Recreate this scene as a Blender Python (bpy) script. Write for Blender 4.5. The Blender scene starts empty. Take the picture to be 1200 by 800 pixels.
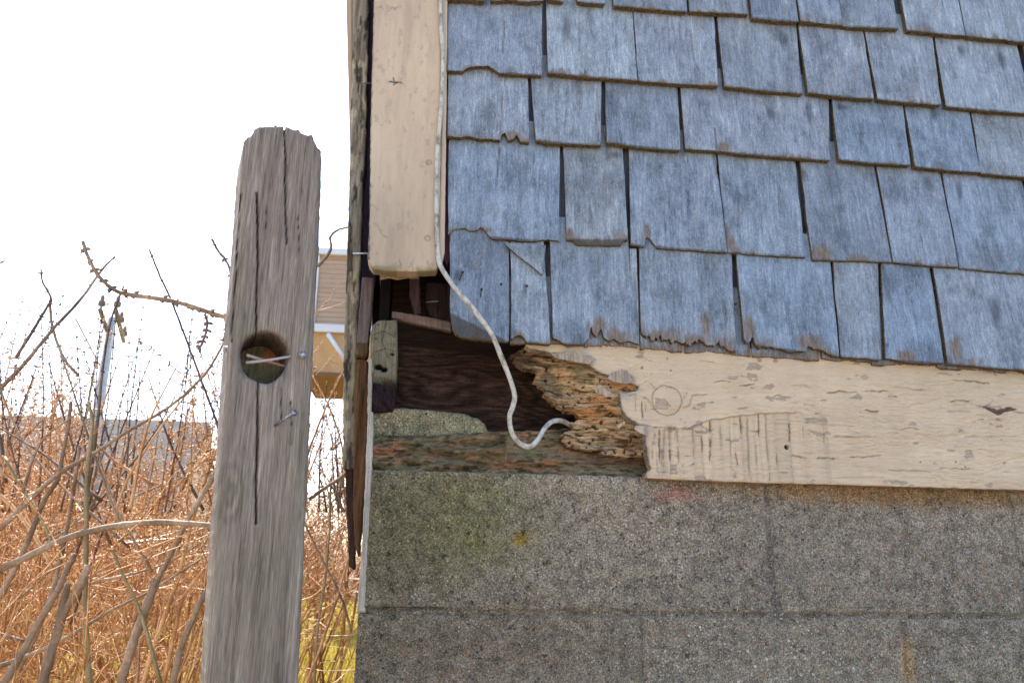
import bpy, math, random
import numpy as np
from mathutils import Vector, Matrix
random.seed(7); rng = np.random.RandomState(7)
S = bpy.context.scene

# ------------------------------------------------------------------ camera
CAM = np.array([0.075, -1.23, 0.067]); YAW, PITCH, ROLL, FPX = math.radians(6.2), math.radians(15.3), math.radians(0.9), 957.0
fw = np.array([math.sin(YAW)*math.cos(PITCH), math.cos(YAW)*math.cos(PITCH), math.sin(PITCH)])
r0 = np.array([math.cos(YAW), -math.sin(YAW), 0.0]); u0 = np.cross(r0, fw)
rt = r0*math.cos(ROLL) + u0*math.sin(ROLL); up = -r0*math.sin(ROLL) + u0*math.cos(ROLL)
cd = bpy.data.cameras.new('camera'); cam = bpy.data.objects.new('camera', cd); S.collection.objects.link(cam)
cd.sensor_width = 36; cd.lens = 36*FPX/1200; cd.clip_start = 0.02; cd.clip_end = 2000
cam.matrix_world = Matrix([[rt[i], up[i], -fw[i], CAM[i]] for i in range(3)] + [[0, 0, 0, 1]])
cd.dof.use_dof = True; cd.dof.focus_distance = 1.28; cd.dof.aperture_fstop = 11
S.camera = cam

# ------------------------------------------------------------------ sky, sun, exposure
SUN_EL, SUN_AZ = 58.0, -22.0          # azimuth from +Y towards +X; the sun stands behind the house, a little to the left
w = bpy.data.worlds.new('World'); S.world = w; w.use_nodes = True
nt = w.node_tree; bg = nt.nodes['Background']; bg.inputs[1].default_value = 0.15
sky = nt.nodes.new('ShaderNodeTexSky'); sky.sky_type = 'NISHITA'; sky.sun_disc = False
sky.sun_elevation = math.radians(SUN_EL); sky.sun_rotation = math.radians(SUN_AZ)
sky.air_density = 1.0; sky.dust_density = 1.6; sky.ozone_density = 0.9
nt.links.new(sky.outputs[0], bg.inputs[0])
sl = bpy.data.lights.new('sun', 'SUN'); sl.energy = 3.0; sl.angle = math.radians(0.5); sl.color = (1, .93, .84)
so = bpy.data.objects.new('sun', sl); S.collection.objects.link(so)
e, a = math.radians(SUN_EL), math.radians(SUN_AZ)
so.rotation_euler = Vector((math.sin(a)*math.cos(e), math.cos(a)*math.cos(e), math.sin(e))).to_track_quat('Z', 'Y').to_euler()
S.view_settings.view_transform = 'Standard'; S.view_settings.look = 'None'; S.view_settings.gamma = 1
S.view_settings.use_curve_mapping = False
S.view_settings.exposure = 1.95
cy = S.cycles; cy.use_adaptive_sampling = True; cy.adaptive_threshold = .02; cy.use_denoising = True; cy.max_bounces = 6; cy.diffuse_bounces = 4; cy.glossy_bounces = 2; cy.time_limit = 420
GZ = -0.75                             # ground level

# ------------------------------------------------------------------ helpers
def P3(x, y, Y):
    d = fw*FPX + rt*(x-600) + up*(400-y)
    return CAM + d*((Y-CAM[1])/d[1])
def XZ(pts, Y):
    return np.array([[P3(x, y, Y)[0], P3(x, y, Y)[2]] for x, y in pts])
def hsh(ix, iy, s):
    h = (ix.astype(np.int64)*374761393 + iy.astype(np.int64)*668265263 + s*974634777) & 0xffffffff
    h = ((h ^ (h >> 13))*1274126177) & 0xffffffff
    return ((h ^ (h >> 16)) & 0xffff)/65535.0
def vn(x, y, s=0):
    ix = np.floor(x); iy = np.floor(y); fx = x-ix; fy = y-iy
    fx = fx*fx*(3-2*fx); fy = fy*fy*(3-2*fy)
    a_ = hsh(ix, iy, s); b_ = hsh(ix+1, iy, s); c_ = hsh(ix, iy+1, s); d_ = hsh(ix+1, iy+1, s)
    return (a_*(1-fx)+b_*fx)*(1-fy) + (c_*(1-fx)+d_*fx)*fy
def fbm(x, y, s=0, o=4):
    r = 0; am = .5; t = 0
    for i in range(o):
        r = r + am*vn(x*2**i, y*2**i, s+i*17); t += am; am *= .5
    return r/t
def sm(a_, b_, x):
    t = np.clip((x-a_)/(b_-a_), 0, 1); return t*t*(3-2*t)
def inside(poly, x, z):
    r = np.zeros(x.shape, bool); n = len(poly)
    for i in range(n):
        x1, z1 = poly[i]; x2, z2 = poly[(i+1) % n]
        if z1 == z2: continue
        c = ((z1 > z) != (z2 > z)) & (x < (x2-x1)*(z-z1)/(z2-z1)+x1)
        r ^= c
    return r
def dline(x, z, pts, closed=False, near=False):
    best = np.full(x.shape, 1e9); bx = x.copy(); bz = z.copy(); n = len(pts)
    for i in range(n if closed else n-1):
        ax, az = pts[i]; dx, dz = pts[(i+1) % n][0]-ax, pts[(i+1) % n][1]-az
        L = dx*dx+dz*dz+1e-14
        t = np.clip(((x-ax)*dx+(z-az)*dz)/L, 0, 1); qx = ax+t*dx; qz = az+t*dz
        d = (x-qx)**2+(z-qz)**2
        m = d < best; best = np.where(m, d, best)
        if near: bx = np.where(m, qx, bx); bz = np.where(m, qz, bz)
    d = np.sqrt(best)
    return (d, bx, bz) if near else d
def dtaper(x, z, pts, w0):
    """crack mask: a line that is widest in the middle and runs out at both ends"""
    pts = np.asarray(pts); sl = np.linalg.norm(np.diff(pts, axis=0), axis=1); tot = sl.sum(); acc = 0; out = np.zeros_like(x)
    for i in range(len(sl)):
        a_ = pts[i]; dv = (pts[i+1]-a_); t = np.clip(((x-a_[0])*dv[0]+(z-a_[1])*dv[1])/(sl[i]**2+1e-14), 0, 1)
        d = np.hypot(x-a_[0]-t*dv[0], z-a_[1]-t*dv[1]); u = (acc+t*sl[i])/tot; w_ = w0*(.25+1.1*np.sqrt(np.clip(4*u*(1-u), 0, 1)))
        out = np.maximum(out, np.exp(-(d/w_)**2)); acc += sl[i]
    return out
def rough_poly(poly, step, amp, seed=0, freq=150.):
    out = []; n = len(poly); s = 0
    for i in range(n):
        a_ = np.array(poly[i]); b_ = np.array(poly[(i+1) % n]); L = np.linalg.norm(b_-a_)
        if L < 1e-6: continue
        k = max(1, int(L/step)); nrm = np.array([-(b_-a_)[1], (b_-a_)[0]])/L
        am = amp(a_, b_) if callable(amp) else amp
        for j in range(k):
            t = j/k; q = a_+(b_-a_)*t; u = (s+L*t)*freq
            nz = (fbm(np.array([u]), np.array([seed*7.3]), seed, 3)[0]-.5)*2
            out.append(q+nrm*nz*am)
        s += L
    return np.array(out)

def link(o): S.collection.objects.link(o)
def tagp(o, label=None, cat=None, group=None, kind=None):
    if label: o['label'] = label
    if cat: o['category'] = cat
    if group: o['group'] = group
    if kind: o['kind'] = kind
    return o
def empty(name, loc):
    o = bpy.data.objects.new(name, None); link(o); o.location = loc; o.empty_display_size = .1; return o
WPOS = {}
def mesh_obj(name, V, F, mats, parent=None, mi=None, smooth=None, col=None, origin=None):
    V = np.asarray(V, float)
    if origin is None: origin = (V.min(0)+V.max(0))/2
    origin = np.asarray(origin, float)
    me = bpy.data.meshes.new(name)
    me.from_pydata((V-origin).tolist(), [], F if isinstance(F, list) else F.tolist())
    for m in (mats if isinstance(mats, (list, tuple)) else [mats]): me.materials.append(m)
    if mi is not None: me.polygons.foreach_set('material_index', np.asarray(mi, np.int32))
    if smooth is None: smooth = True
    me.polygons.foreach_set('use_smooth', np.full(len(me.polygons), smooth, bool) if isinstance(smooth, bool) else np.asarray(smooth, bool))
    if col is not None:
        at = me.color_attributes.new('Col', 'FLOAT_COLOR', 'POINT')
        at.data.foreach_set('color', np.asarray(col, np.float32).ravel())
    me.update()
    o = bpy.data.objects.new(name, me); link(o)
    WPOS[o.name] = origin
    if parent is not None:
        o.parent = parent; pl = WPOS.get(parent.name, np.array(parent.location))
        o.location = (origin-np.array(pl)).tolist()
    else: o.location = origin.tolist()
    return o

def plate(name, poly, Y, thick, mats, parent=None, res=.002, disp=None, bevel=0, col=None, holes=(), slope=None, side_mi=None, back=None):
    """solid slab parallel to the wall: front face a fine grid cut to the outline, side walls, back face"""
    poly = np.array(poly); x0, z0 = poly.min(0)-res*.5; x1, z1 = poly.max(0)+res*.5
    nx = int((x1-x0)/res)+2; nz = int((z1-z0)/res)+2
    gx = x0+np.arange(nx+1)*res; gz = z0+np.arange(nz+1)*res
    CX, CZ = np.meshgrid(gx[:-1]+res/2, gz[:-1]+res/2, indexing='ij')
    m = inside(poly, CX, CZ)
    for h in holes: m &= ~inside(h, CX, CZ)
    ii, jj = np.nonzero(m); W = nz+1
    q = np.stack([ii*W+jj, (ii+1)*W+jj, (ii+1)*W+jj+1, ii*W+jj+1], 1)
    used, inv = np.unique(q, return_inverse=True); q = inv.reshape(q.shape)
    X = gx[used//W].copy(); Z = gz[used % W].copy(); n = len(X)
    ed = np.concatenate([q[:, [0, 1]], q[:, [1, 2]], q[:, [2, 3]], q[:, [3, 0]]])
    key = np.sort(ed, 1); k = key[:, 0]*n+key[:, 1]
    u, idx, cnt = np.unique(k, return_index=True, return_counts=True)
    be = ed[idx[cnt == 1]]; bv = np.unique(be)
    loops = [poly]+[np.array(h) for h in holes]
    bd = np.full(len(bv), 1e9); sx = X[bv].copy(); sz = Z[bv].copy()
    for lp in loops:
        d, qx, qz = dline(X[bv], Z[bv], lp, True, True)
        mm = d < bd; bd = np.where(mm, d, bd); sx = np.where(mm, qx, sx); sz = np.where(mm, qz, sz)
    X[bv] = sx; Z[bv] = sz
    Yf = np.full(n, float(Y))
    if slope is not None: Yf = slope(X, Z)
    if disp is not None: Yf = Yf+disp(X, Z)
    if bevel:
        simp = [lp if len(lp) < 320 else lp[::max(1, len(lp)//320)] for lp in loops[:1]]+loops[1:]
        D = np.full(n, 1e9)
        for lp in simp: D = np.minimum(D, dline(X, Z, lp, True))
        t = np.clip(1-D/bevel, 0, 1); Yf = Yf+bevel*(1-np.sqrt(np.clip(1-t*t, 0, 1)))
    th = thick(X, Z) if callable(thick) else np.full(n, float(thick))
    Yb = Yf+th if back is None else np.full(n, float(back))
    front = np.stack([X, Yf, Z], 1); bk = np.stack([X, Yb, Z], 1)
    mp = np.full(n, -1); mp[bv] = np.arange(len(bv)); nb = len(bv)
    # side walls in 3 rows
    rows = 3 if (np.mean(th) > .008) else 1
    sv = []
    for r in range(rows+1):
        t = r/rows; sv.append(front[bv]*(1-t)+bk[bv]*t)
    V = np.concatenate([front, bk]+sv)
    F = [tuple(f) for f in q]+[tuple(f[::-1]+n) for f in q]
    sf = []
    for r in range(rows):
        a0 = 2*n+r*nb; a1 = a0+nb
        for (p, s) in be: sf.append((a0+mp[s], a0+mp[p], a1+mp[p], a1+mp[s]))
    F = [tuple(int(v) for v in f) for f in F+sf]
    mats = mats if isinstance(mats, (list, tuple)) else [mats]
    smi = (len(mats)-1) if side_mi is None else side_mi
    mi = [0]*(2*len(q))+[smi]*len(sf); smo = [True]*(2*len(q))+[False]*len(sf)
    C = None
    if col is not None:
        c = col(X, Z); c = np.concatenate([c, np.ones((n, 1))], 1) if c.shape[1] == 3 else c
        C = np.concatenate([c, c]+[c[bv]]*(rows+1))
    return mesh_obj(name, V, F, mats, parent, mi, smo, C)

class Tubes:
    def __init__(s): s.V = []; s.F = []; s.n = 0
    def add(s, pts, rad, k=5, cap=True):
        pts = np.asarray(pts, float); m = len(pts); rad = np.broadcast_to(rad, (m,))
        T = np.gradient(pts, axis=0); T /= np.linalg.norm(T, axis=1)[:, None]+1e-12
        ref = np.array([0.3, 0.9, 0.1]) if abs(T[0][1]) < .8 else np.array([1., 0, .1])
        A = np.cross(T, ref); A /= np.linalg.norm(A, axis=1)[:, None]+1e-12; B = np.cross(T, A)
        an = np.arange(k)*2*math.pi/k
        R = pts[:, None]+rad[:, None, None]*(np.cos(an)[None, :, None]*A[:, None]+np.sin(an)[None, :, None]*B[:, None])
        s.V.append(R.reshape(-1, 3)); b = s.n
        for i in range(m-1):
            for j in range(k):
                j2 = (j+1) % k; s.F.append((b+i*k+j, b+i*k+j2, b+(i+1)*k+j2, b+(i+1)*k+j))
        if cap:
            s.F.append(tuple(b+j for j in range(k))[::-1]); s.F.append(tuple(b+(m-1)*k+j for j in range(k)))
        s.n += m*k
    def bud(s, p, d, L, r):
        d = d/(np.linalg.norm(d)+1e-9); a_ = np.cross(d, [0.2, .5, .8]); a_ /= np.linalg.norm(a_)+1e-9; b_ = np.cross(d, a_)
        m = p+d*L*.45; b = s.n
        s.V.append(np.array([p, m+a_*r, m+b_*r, m-a_*r, m-b_*r, p+d*L]))
        for i in range(4):
            j = (i+1) % 4; s.F.append((b, b+1+j, b+1+i)); s.F.append((b+5, b+1+i, b+1+j))
        s.n += 6
    def build(s, name, m, parent=None, origin=None): return mesh_obj(name, np.concatenate(s.V), s.F, m, parent, origin=origin)
def spline(p, n=6):
    p = np.asarray(p, float); out = []
    q = np.vstack([2*p[0]-p[1], p, 2*p[-1]-p[-2]])
    for i in range(1, len(q)-2):
        for t in np.arange(n)/n:
            out.append(.5*((2*q[i])+(-q[i-1]+q[i+1])*t+(2*q[i-1]-5*q[i]+4*q[i+1]-q[i+2])*t*t+(-q[i-1]+3*q[i]-3*q[i+1]+q[i+2])*t**3))
    out.append(p[-1]); return np.array(out)
def boxm(bl, x0, x1, y0, y1, z0, z1):
    V, F = bl; b = len(V)
    V += [(x0, y0, z0), (x1, y0, z0), (x1, y1, z0), (x0, y1, z0), (x0, y0, z1), (x1, y0, z1), (x1, y1, z1), (x0, y1, z1)]
    F += [(b, b+3, b+2, b+1), (b+4, b+5, b+6, b+7), (b, b+1, b+5, b+4), (b+1, b+2, b+6, b+5), (b+2, b+3, b+7, b+6), (b+3, b, b+4, b+7)]
def box(name, d, m, parent=None):
    bl = ([], []); boxm(bl, *d); return mesh_obj(name, bl[0], bl[1], m, parent, smooth=False)

# ------------------------------------------------------------------ materials
class M:
    def __init__(s, name, rough=.8, spec=.3):
        s.m = bpy.data.materials.new(name); s.m.use_nodes = True; s.t = s.m.node_tree; s.b = s.t.nodes['Principled BSDF']
        s.b.inputs['Roughness'].default_value = rough; s.b.inputs['Specular IOR Level'].default_value = spec
        tc = s.n('ShaderNodeTexCoord'); oi = s.n('ShaderNodeObjectInfo')
        mul = s.n('ShaderNodeVectorMath', operation='SCALE'); s.l(tc.outputs['Object'], mul.inputs[0]); mul.inputs['Scale'].default_value = 1
        s.rand = oi.outputs['Random']
        comb = s.n('ShaderNodeCombineXYZ')
        for i in range(3): 
            mm = s.math('MULTIPLY', s.rand, [7.3, 3.1, 11.7][i]); s.l(mm, comb.inputs[i])
        ad = s.n('ShaderNodeVectorMath', operation='ADD'); s.l(mul.outputs[0], ad.inputs[0]); s.l(comb.outputs[0], ad.inputs[1])
        s.co = ad.outputs[0]
    def n(s, t, **k):
        x = s.t.nodes.new(t)
        for a_, v in k.items(): setattr(x, a_, v)
        return x
    def l(s, a_, b_): s.t.links.new(a_, b_)
    def put(s, v, sock):
        if isinstance(v, bpy.types.NodeSocket): s.l(v, sock)
        else:
            if isinstance(v, tuple) and len(v) == 3 and sock.type == 'RGBA': v = v+(1,)
            sock.default_value = v
    def math(s, op, a_, b_=0.0, clamp=False):
        x = s.n('ShaderNodeMath', operation=op, use_clamp=clamp); s.put(a_, x.inputs[0]); s.put(b_, x.inputs[1]); return x.outputs[0]
    def map(s, scale, co=None, rot=(0, 0, 0)):
        x = s.n('ShaderNodeMapping'); s.l(co or s.co, x.inputs[0]); x.inputs['Scale'].default_value = scale; x.inputs['Rotation'].default_value = rot; return x.outputs[0]
    def noise(s, scale, detail=5, rough=.6, co=None, dist=0, sc=1.):
        x = s.n('ShaderNodeTexNoise'); s.l(s.map(scale, co), x.inputs['Vector']); x.inputs['Scale'].default_value = sc
        x.inputs['Detail'].default_value = detail; x.inputs['Roughness'].default_value = rough; x.inputs['Distortion'].default_value = dist
        return x.outputs['Fac']
    def vor(s, scale, feature='F1', out='Distance', co=None, rnd=1.):
        x = s.n('ShaderNodeTexVoronoi', feature=feature); s.l(s.map(scale, co), x.inputs['Vector']); x.inputs['Scale'].default_value = 1
        x.inputs['Randomness'].default_value = rnd
        return x.outputs[out]
    def ramp(s, f, pts):
        x = s.n('ShaderNodeValToRGB'); s.l(f, x.inputs[0]); r = x.color_ramp
        while len(r.elements) < len(pts): r.elements.new(.5)
        for e_, (p, c) in zip(r.elements, pts):
            e_.position = p; c = (c, c, c) if not isinstance(c, tuple) else c; e_.color = c+(1,)
        return x.outputs[0]
    def mix(s, f, a_, b_, mode='MIX'):
        x = s.n('ShaderNodeMix', data_type='RGBA', blend_type=mode); s.put(f, x.inputs[0]); s.put(a_, x.inputs[6]); s.put(b_, x.inputs[7]); return x.outputs[2]
    def col(s, ch=None):
        x = s.n('ShaderNodeVertexColor', layer_name='Col')
        if ch is None: return x.outputs[0]
        sp = s.n('ShaderNodeSeparateColor'); s.l(x.outputs[0], sp.inputs[0]); return sp.outputs[ch]
    def out(s, color, h=None, strength=.5, dist=.001):
        s.put(color, s.b.inputs['Base Color'])
        if h is not None:
            b = s.n('ShaderNodeBump'); b.inputs['Strength'].default_value = strength; b.inputs['Distance'].default_value = dist
            s.l(h, b.inputs['Height']); s.l(b.outputs[0], s.b.inputs['Normal'])
        return s.m

def m_shingle():
    s = M('weathered_shingle', .78, .3)
    st = s.noise((400, 60, 62), 7, .74, dist=.25); st2 = s.noise((120, 40, 11), 5, .66, dist=.8); pa = s.noise((22, 20, 15), 5, .68); fine = s.noise((900, 300, 260), 3, .7)
    f = s.math('ADD', s.math('MULTIPLY', st, .55), s.math('MULTIPLY', st2, .45))
    c = s.ramp(f, [(.33, (.062, .078, .094)), (.44, (.175, .21, .26)), (.54, (.245, .285, .335)), (.68, (.43, .47, .50))])
    c = s.mix(1., c, s.ramp(pa, [(.32, .58), (.5, 1.0), (.66, 1.25)]), 'MULTIPLY')
    # pale scuffs and flecks that follow the grain, tan where the surface is rubbed
    fl = s.ramp(s.noise((300, 80, 75), 4, .8, dist=1.2), [(.56, 0.), (.64, 1.)])
    c = s.mix(s.math('MULTIPLY', fl, .36), c, (.56, .57, .56))
    tn = s.ramp(s.noise((60, 40, 22), 4, .7), [(.58, 0.), (.72, 1.)])
    c = s.mix(s.math('MULTIPLY', tn, .5), c, (.31, .265, .215))
    c = s.mix(1., c, s.ramp(fine, [(.3, .62), (.62, 1.15)]), 'MULTIPLY')
    c = s.mix(1., c, s.ramp(s.rand, [(0., (.74, .77, .80)), (.25, (1.04, .99, .92)), (.5, (.86, .93, .98)), (.75, (1.02, .98, .96)), (1., (1.18, 1.17, 1.10))]), 'MULTIPLY')
    c = s.mix(s.col('Red'), c, s.ramp(st, [(.35, (.085, .055, .038)), (.65, (.26, .20, .155))]))
    c = s.mix(s.col('Green'), c, s.ramp(st, [(.35, (.035, .04, .048)), (.7, (.10, .11, .13))]))
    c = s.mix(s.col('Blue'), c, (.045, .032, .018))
    h = s.math('ADD', s.math('MULTIPLY', st, 1.), s.math('MULTIPLY', fine, .35))
    return s.out(c, h, .8, .0016)
def m_butt():
    s = M('shingle_end_grain', .95, .1)
    f = s.noise((260, 260, 260), 4, .7)
    return s.out(s.ramp(f, [(.3, (.03, .02, .012)), (.47, (.12, .082, .038)), (.6, (.21, .155, .075)), (.75, (.32, .26, .15))]), f, .9, .003)
def m_wood(name, cols, sx=(300, 60, 14), bump=.7, rough=.85, colmix=False, knots=False):
    s = M(name, rough, .22)
    st = s.noise(sx, 6, .7, dist=.4); br = s.noise(tuple(v*.22 for v in sx), 4, .6); fine = s.noise(tuple(v*3.2 for v in sx), 3, .6)
    f = s.math('ADD', s.math('MULTIPLY', st, .6), s.math('MULTIPLY', br, .4))
    n_ = len(cols); c = s.ramp(f, [(.33+.33*i/(n_-1), cols[i]) for i in range(n_)])
    c = s.mix(1., c, s.ramp(fine, [(.3, .62), (.62, 1.16)]), 'MULTIPLY')
    if colmix:
        c = s.mix(1., c, s.col(), 'MULTIPLY')
    return s.out(c, s.math('ADD', st, s.math('MULTIPLY', fine, .4)), bump, .002)
def m_vcol(name, gr=(300, 60, 14), amt=.5, rough=.85, bump=.6, bd=.0015, spec=.2):
    """colour laid out per vertex (patches of paint, bare wood, moss), fine grain on top"""
    s = M(name, rough, spec)
    st = s.noise(gr, 6, .7, dist=.3); sp = s.noise((400, 400, 400), 3, .7)
    c = s.mix(1., s.col(), s.ramp(st, [(.32, 1-amt), (.5, 1.), (.72, 1+amt*.7)]), 'MULTIPLY')
    c = s.mix(1., c, s.ramp(sp, [(.3, 1-amt*.5), (.6, 1+amt*.12)]), 'MULTIPLY')
    return s.out(c, s.math('ADD', st, s.math('MULTIPLY', sp, .6)), bump, bd)
def m_concrete():
    s = M('concrete_block', .93, .2)
    co = s.co
    wn = s.noise((55, 55, 55), 3, .6)
    base = s.ramp(s.noise((400, 400, 400), 6, .82), [(.34, (.04, .030, .021)), (.45, (.185, .145, .10)), (.54, (.34, .28, .205)), (.65, (.68, .60, .49))])
    c = s.mix(1., base, s.ramp(wn, [(.32, .62), (.62, 1.2)]), 'MULTIPLY')
    H = s.noise((260, 260, 260), 5, .75)
    h = s.math('MULTIPLY', H, 1.1)
    for sc, th, am in ((520, .34, .85), (240, .31, .9), (112, .25, .9)):
        d = s.vor((sc, sc, sc)); cc = s.vor((sc, sc, sc), out='Color')
        sp = s.n('ShaderNodeSeparateColor'); s.l(cc, sp.inputs[0])
        sel = s.math('GREATER_THAN', sp.outputs['Red'], {520: .38, 240: .50, 112: .76}[sc])
        m_ = s.math('MULTIPLY', s.math('LESS_THAN', d, th), sel)
        pc = s.ramp(sp.outputs['Green'], [(.0, (.17, .17, .20)), (.16, (.05, .045, .05)), (.3, (.34, .32, .34)), (.48, (.52, .37, .25)), (.6, (.80, .74, .66)), (.8, (.30, .24, .19)), (.94, (.50, .21, .10))])
        c = s.mix(s.math('MULTIPLY', m_, am), c, pc)
        h = s.math('ADD', h, s.math('MULTIPLY', m_, s.math('SUBTRACT', th, d)))
    pit = s.ramp(s.noise((120, 120, 120), 4, .7), [(.33, 1.), (.39, 0.)])
    c = s.mix(s.math('MULTIPLY', pit, .8), c, (.04, .037, .03))
    h = s.math('SUBTRACT', h, s.math('MULTIPLY', pit, .5))
    c = s.mix(1., c, s.col(), 'MULTIPLY')
    return s.out(c, h, 1., .0034)
MAT = {}
MAT['shingle'] = m_shingle(); MAT['butt'] = m_butt(); MAT['block'] = m_concrete()
MAT['post'] = m_wood('grey_post_wood', [(.10, .075, .062), (.23, .19, .168), (.32, .268, .235), (.50, .44, .39)], (500, 90, 14), 1., colmix=True)
MAT['paint'] = m_vcol('flaking_cream_paint', (60, 60, 300), .10, .62, .35, .001, .35)
MAT['cornerpaint'] = m_vcol('tan_corner_paint', (160, 60, 40), .07, .55, .3, .0008, .35)
MAT['rot'] = m_vcol('rotten_wood', (45, 60, 420), .75, .95, .95, .004, .1)
MAT['mossbeam'] = m_vcol('mossy_rotten_beam', (60, 90, 260), .7, .95, .95, .004, .1)
MAT['vertwood'] = m_vcol('old_board_wood', (320, 90, 16), .5, .9, .8, .002, .15)
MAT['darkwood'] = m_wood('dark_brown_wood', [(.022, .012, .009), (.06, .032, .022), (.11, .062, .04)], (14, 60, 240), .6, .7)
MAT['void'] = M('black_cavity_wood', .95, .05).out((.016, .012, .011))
MAT['slate'] = m_wood('under_shingle_wood', [(.06, .068, .085), (.11, .12, .15), (.18, .195, .235)], (300, 60, 14), .6)
MAT['maroon'] = M('maroon_building_paper', .7).out((.075, .018, .026))
s = M('zinc_nail', .45, .5); s.b.inputs['Metallic'].default_value = .75
MAT['nail'] = s.out(s.ramp(s.noise((300, 300, 300), 3), [(.4, (.16, .16, .18)), (.65, (.45, .46, .48))]))
s = M('rusty_nail', .8, .3); s.b.inputs['Metallic'].default_value = .3
MAT['rust'] = s.out(s.ramp(s.noise((300, 300, 300), 3), [(.4, (.03, .022, .018)), (.65, (.12, .06, .035))]))
s = M('cable_sheath', .5, .4)
MAT['cable'] = s.out(s.ramp(s.noise((90, 90, 60), 5, .7), [(.34, (.17, .135, .09)), (.45, (.36, .32, .25)), (.56, (.52, .48, .41))]), s.noise((300, 300, 300), 3), .4, .0006)
s = M('plain_mortar', .95, .1)
MAT['mortar'] = s.out(s.ramp(s.noise((300, 300, 300), 5, .75), [(.35, (.09, .085, .07)), (.55, (.23, .215, .18)), (.75, (.38, .36, .31))]), s.noise((250, 250, 250), 5, .75), .9, .003)

# ------------------------------------------------------------------ ground
def ground():
    s = M('lawn_ground', .95, .1)
    f = s.noise((.9, .9, .9), 6, .7); g = s.noise((9, 9, 9), 5, .75)
    c = s.mix(s.ramp(f, [(.42, 0.), (.6, 1.)]), (.18, .155, .03), (.30, .23, .08))
    c = s.mix(1., c, s.ramp(g, [(.3, .55), (.6, 1.25)]), 'MULTIPLY')
    ps = s.n('ShaderNodeSeparateXYZ'); s.l(s.co, ps.inputs[0])
    yy = s.math('ADD', ps.outputs[1], s.math('MULTIPLY', f, 1.2)); e_ = s.math('LESS_THAN', yy, 2.3)
    c = s.mix(e_, c, s.mix(1., (.36, .27, .185), s.ramp(g, [(.3, .7), (.6, 1.2)]), 'MULTIPLY'))  # bare tan earth, out of view, added to warm and brighten the bounced light
    m = s.out(c, g, 1., .05)
    n = 60; xs = np.concatenate([[-400, -150], np.linspace(-40, 40, n), [150, 400]]); ys = np.concatenate([[-30], np.linspace(-6, 60, n), [150, 600]])
    V = []; 
    for x in xs:
        for y in ys:
            V.append((x, y, GZ+.03*(vn(np.array([x*.4]), np.array([y*.4]), 3)[0]-.5)))
    k = len(ys); F = [(i*k+j, (i+1)*k+j, (i+1)*k+j+1, i*k+j+1) for i in range(len(xs)-1) for j in range(k-1)]
    o = mesh_obj('lawn', V, F, m, origin=(0, 0, GZ)); tagp(o, kind='structure')
ground()

# ------------------------------------------------------------------ the house
HB = np.array([0., 0., GZ]); house = empty('house', HB.tolist())
tagp(house, 'house corner with blue grey weathered shingles over a rotten cream skirt board and concrete blocks', 'house')
# hidden bulk that closes the building and shades its front
box('wall_core', (.012, 6, .21, 7, .19, 4.2), MAT['void'], house)
box('foundation_core', (.012, 6, .10, 7, GZ-.1, .186), MAT['mortar'], house)
roofm = MAT['slate']
V = [(-.35, -.25, 4.0), (6.4, -.25, 4.0), (6.4, 7.3, 4.0), (-.35, 7.3, 4.0), (-.35, 3.5, 6.2), (6.4, 3.5, 6.2)]
mesh_obj('roof', V, [(0, 3, 2, 1), (0, 1, 5, 4), (2, 3, 4, 5), (0, 4, 3), (1, 2, 5)], roofm, house, smooth=False)

# --- foundation blocks
def block_tint(X, Z):
    n = fbm(X*7, Z*7, 5); n2 = fbm(X*30, Z*30, 9)
    c = np.stack([.90+.5*(n-.5), .90+.48*(n-.5), .87+.40*(n-.5)], 1)
    def blob(px, py, rx, ry, col_, am, s_=3, soft=.5):
        p = P3(px, py, 0); d = np.hypot((X-p[0])/(rx*.00129), (Z-p[2])/(ry*.00129))+(fbm(X*60, Z*60, s_, 4)-.5)*1.3
        m = am*(1-sm(1-soft, 1+soft, d)); c[:] = c*(1-m[:, None])+np.array(col_)*m[:, None]
    blob(505, 608, 105, 60, (.62, .68, .36), .95, 3, .7)      # green algae under the beam
    blob(700, 572, 90, 16, (1.25, 1.25, 1.1), .5, 8, .8)
    blob(460, 640, 60, 120, (.62, .62, .50), .75, 4, .9)
    blob(560, 760, 150, 60, (.62, .60, .55), .7, 6, .9)
    blob(1080, 650, 180, 60, (.98, .96, .96), .5, 7, .9)
    blob(1050, 579, 200, 12, (1.0, .70, .38), .9, 12, .8)
    blob(760, 610, 120, 50, (1.1, 1.08, 1.0), .5, 11, .9)
    blob(790, 578, 22, 8, (1.25, .62, .60), .7, 14, .9)
    blob(1065, 775, 9, 24, (1.3, .98, .52), .7, 15, .6)
    blob(905, 660, 9, 80, (.75, .76, .84), .5, 17, .9)
    blob(611, 630, 8.5, 9, (.95, .74, .10), .8, 16, .5)    # yellow lichen spot
    for pl, w_, am in (([(424, 710), (460, 711), (500, 711.5), (528, 713)], .0014, .85), ([(600, 715), (700, 717), (905, 719)], .0008, .45), ([(925, 720), (1000, 721), (1200, 724)], .0010, .55), ([(900, 576), (903, 640), (906, 716)], .0010, .6)):
        d = dline(X+(fbm(X*90, Z*90, 25)-.5)*.003, Z+(fbm(X*120, Z*40, 26)-.5)*.004, XZ(pl, 0)); m = am*sm(.25, .5, fbm(X*30, Z*30, 27))*np.exp(-(d/w_)**2); c = c*(1-.9*m[:, None])
    return np.clip(c, 0, 2)
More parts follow.
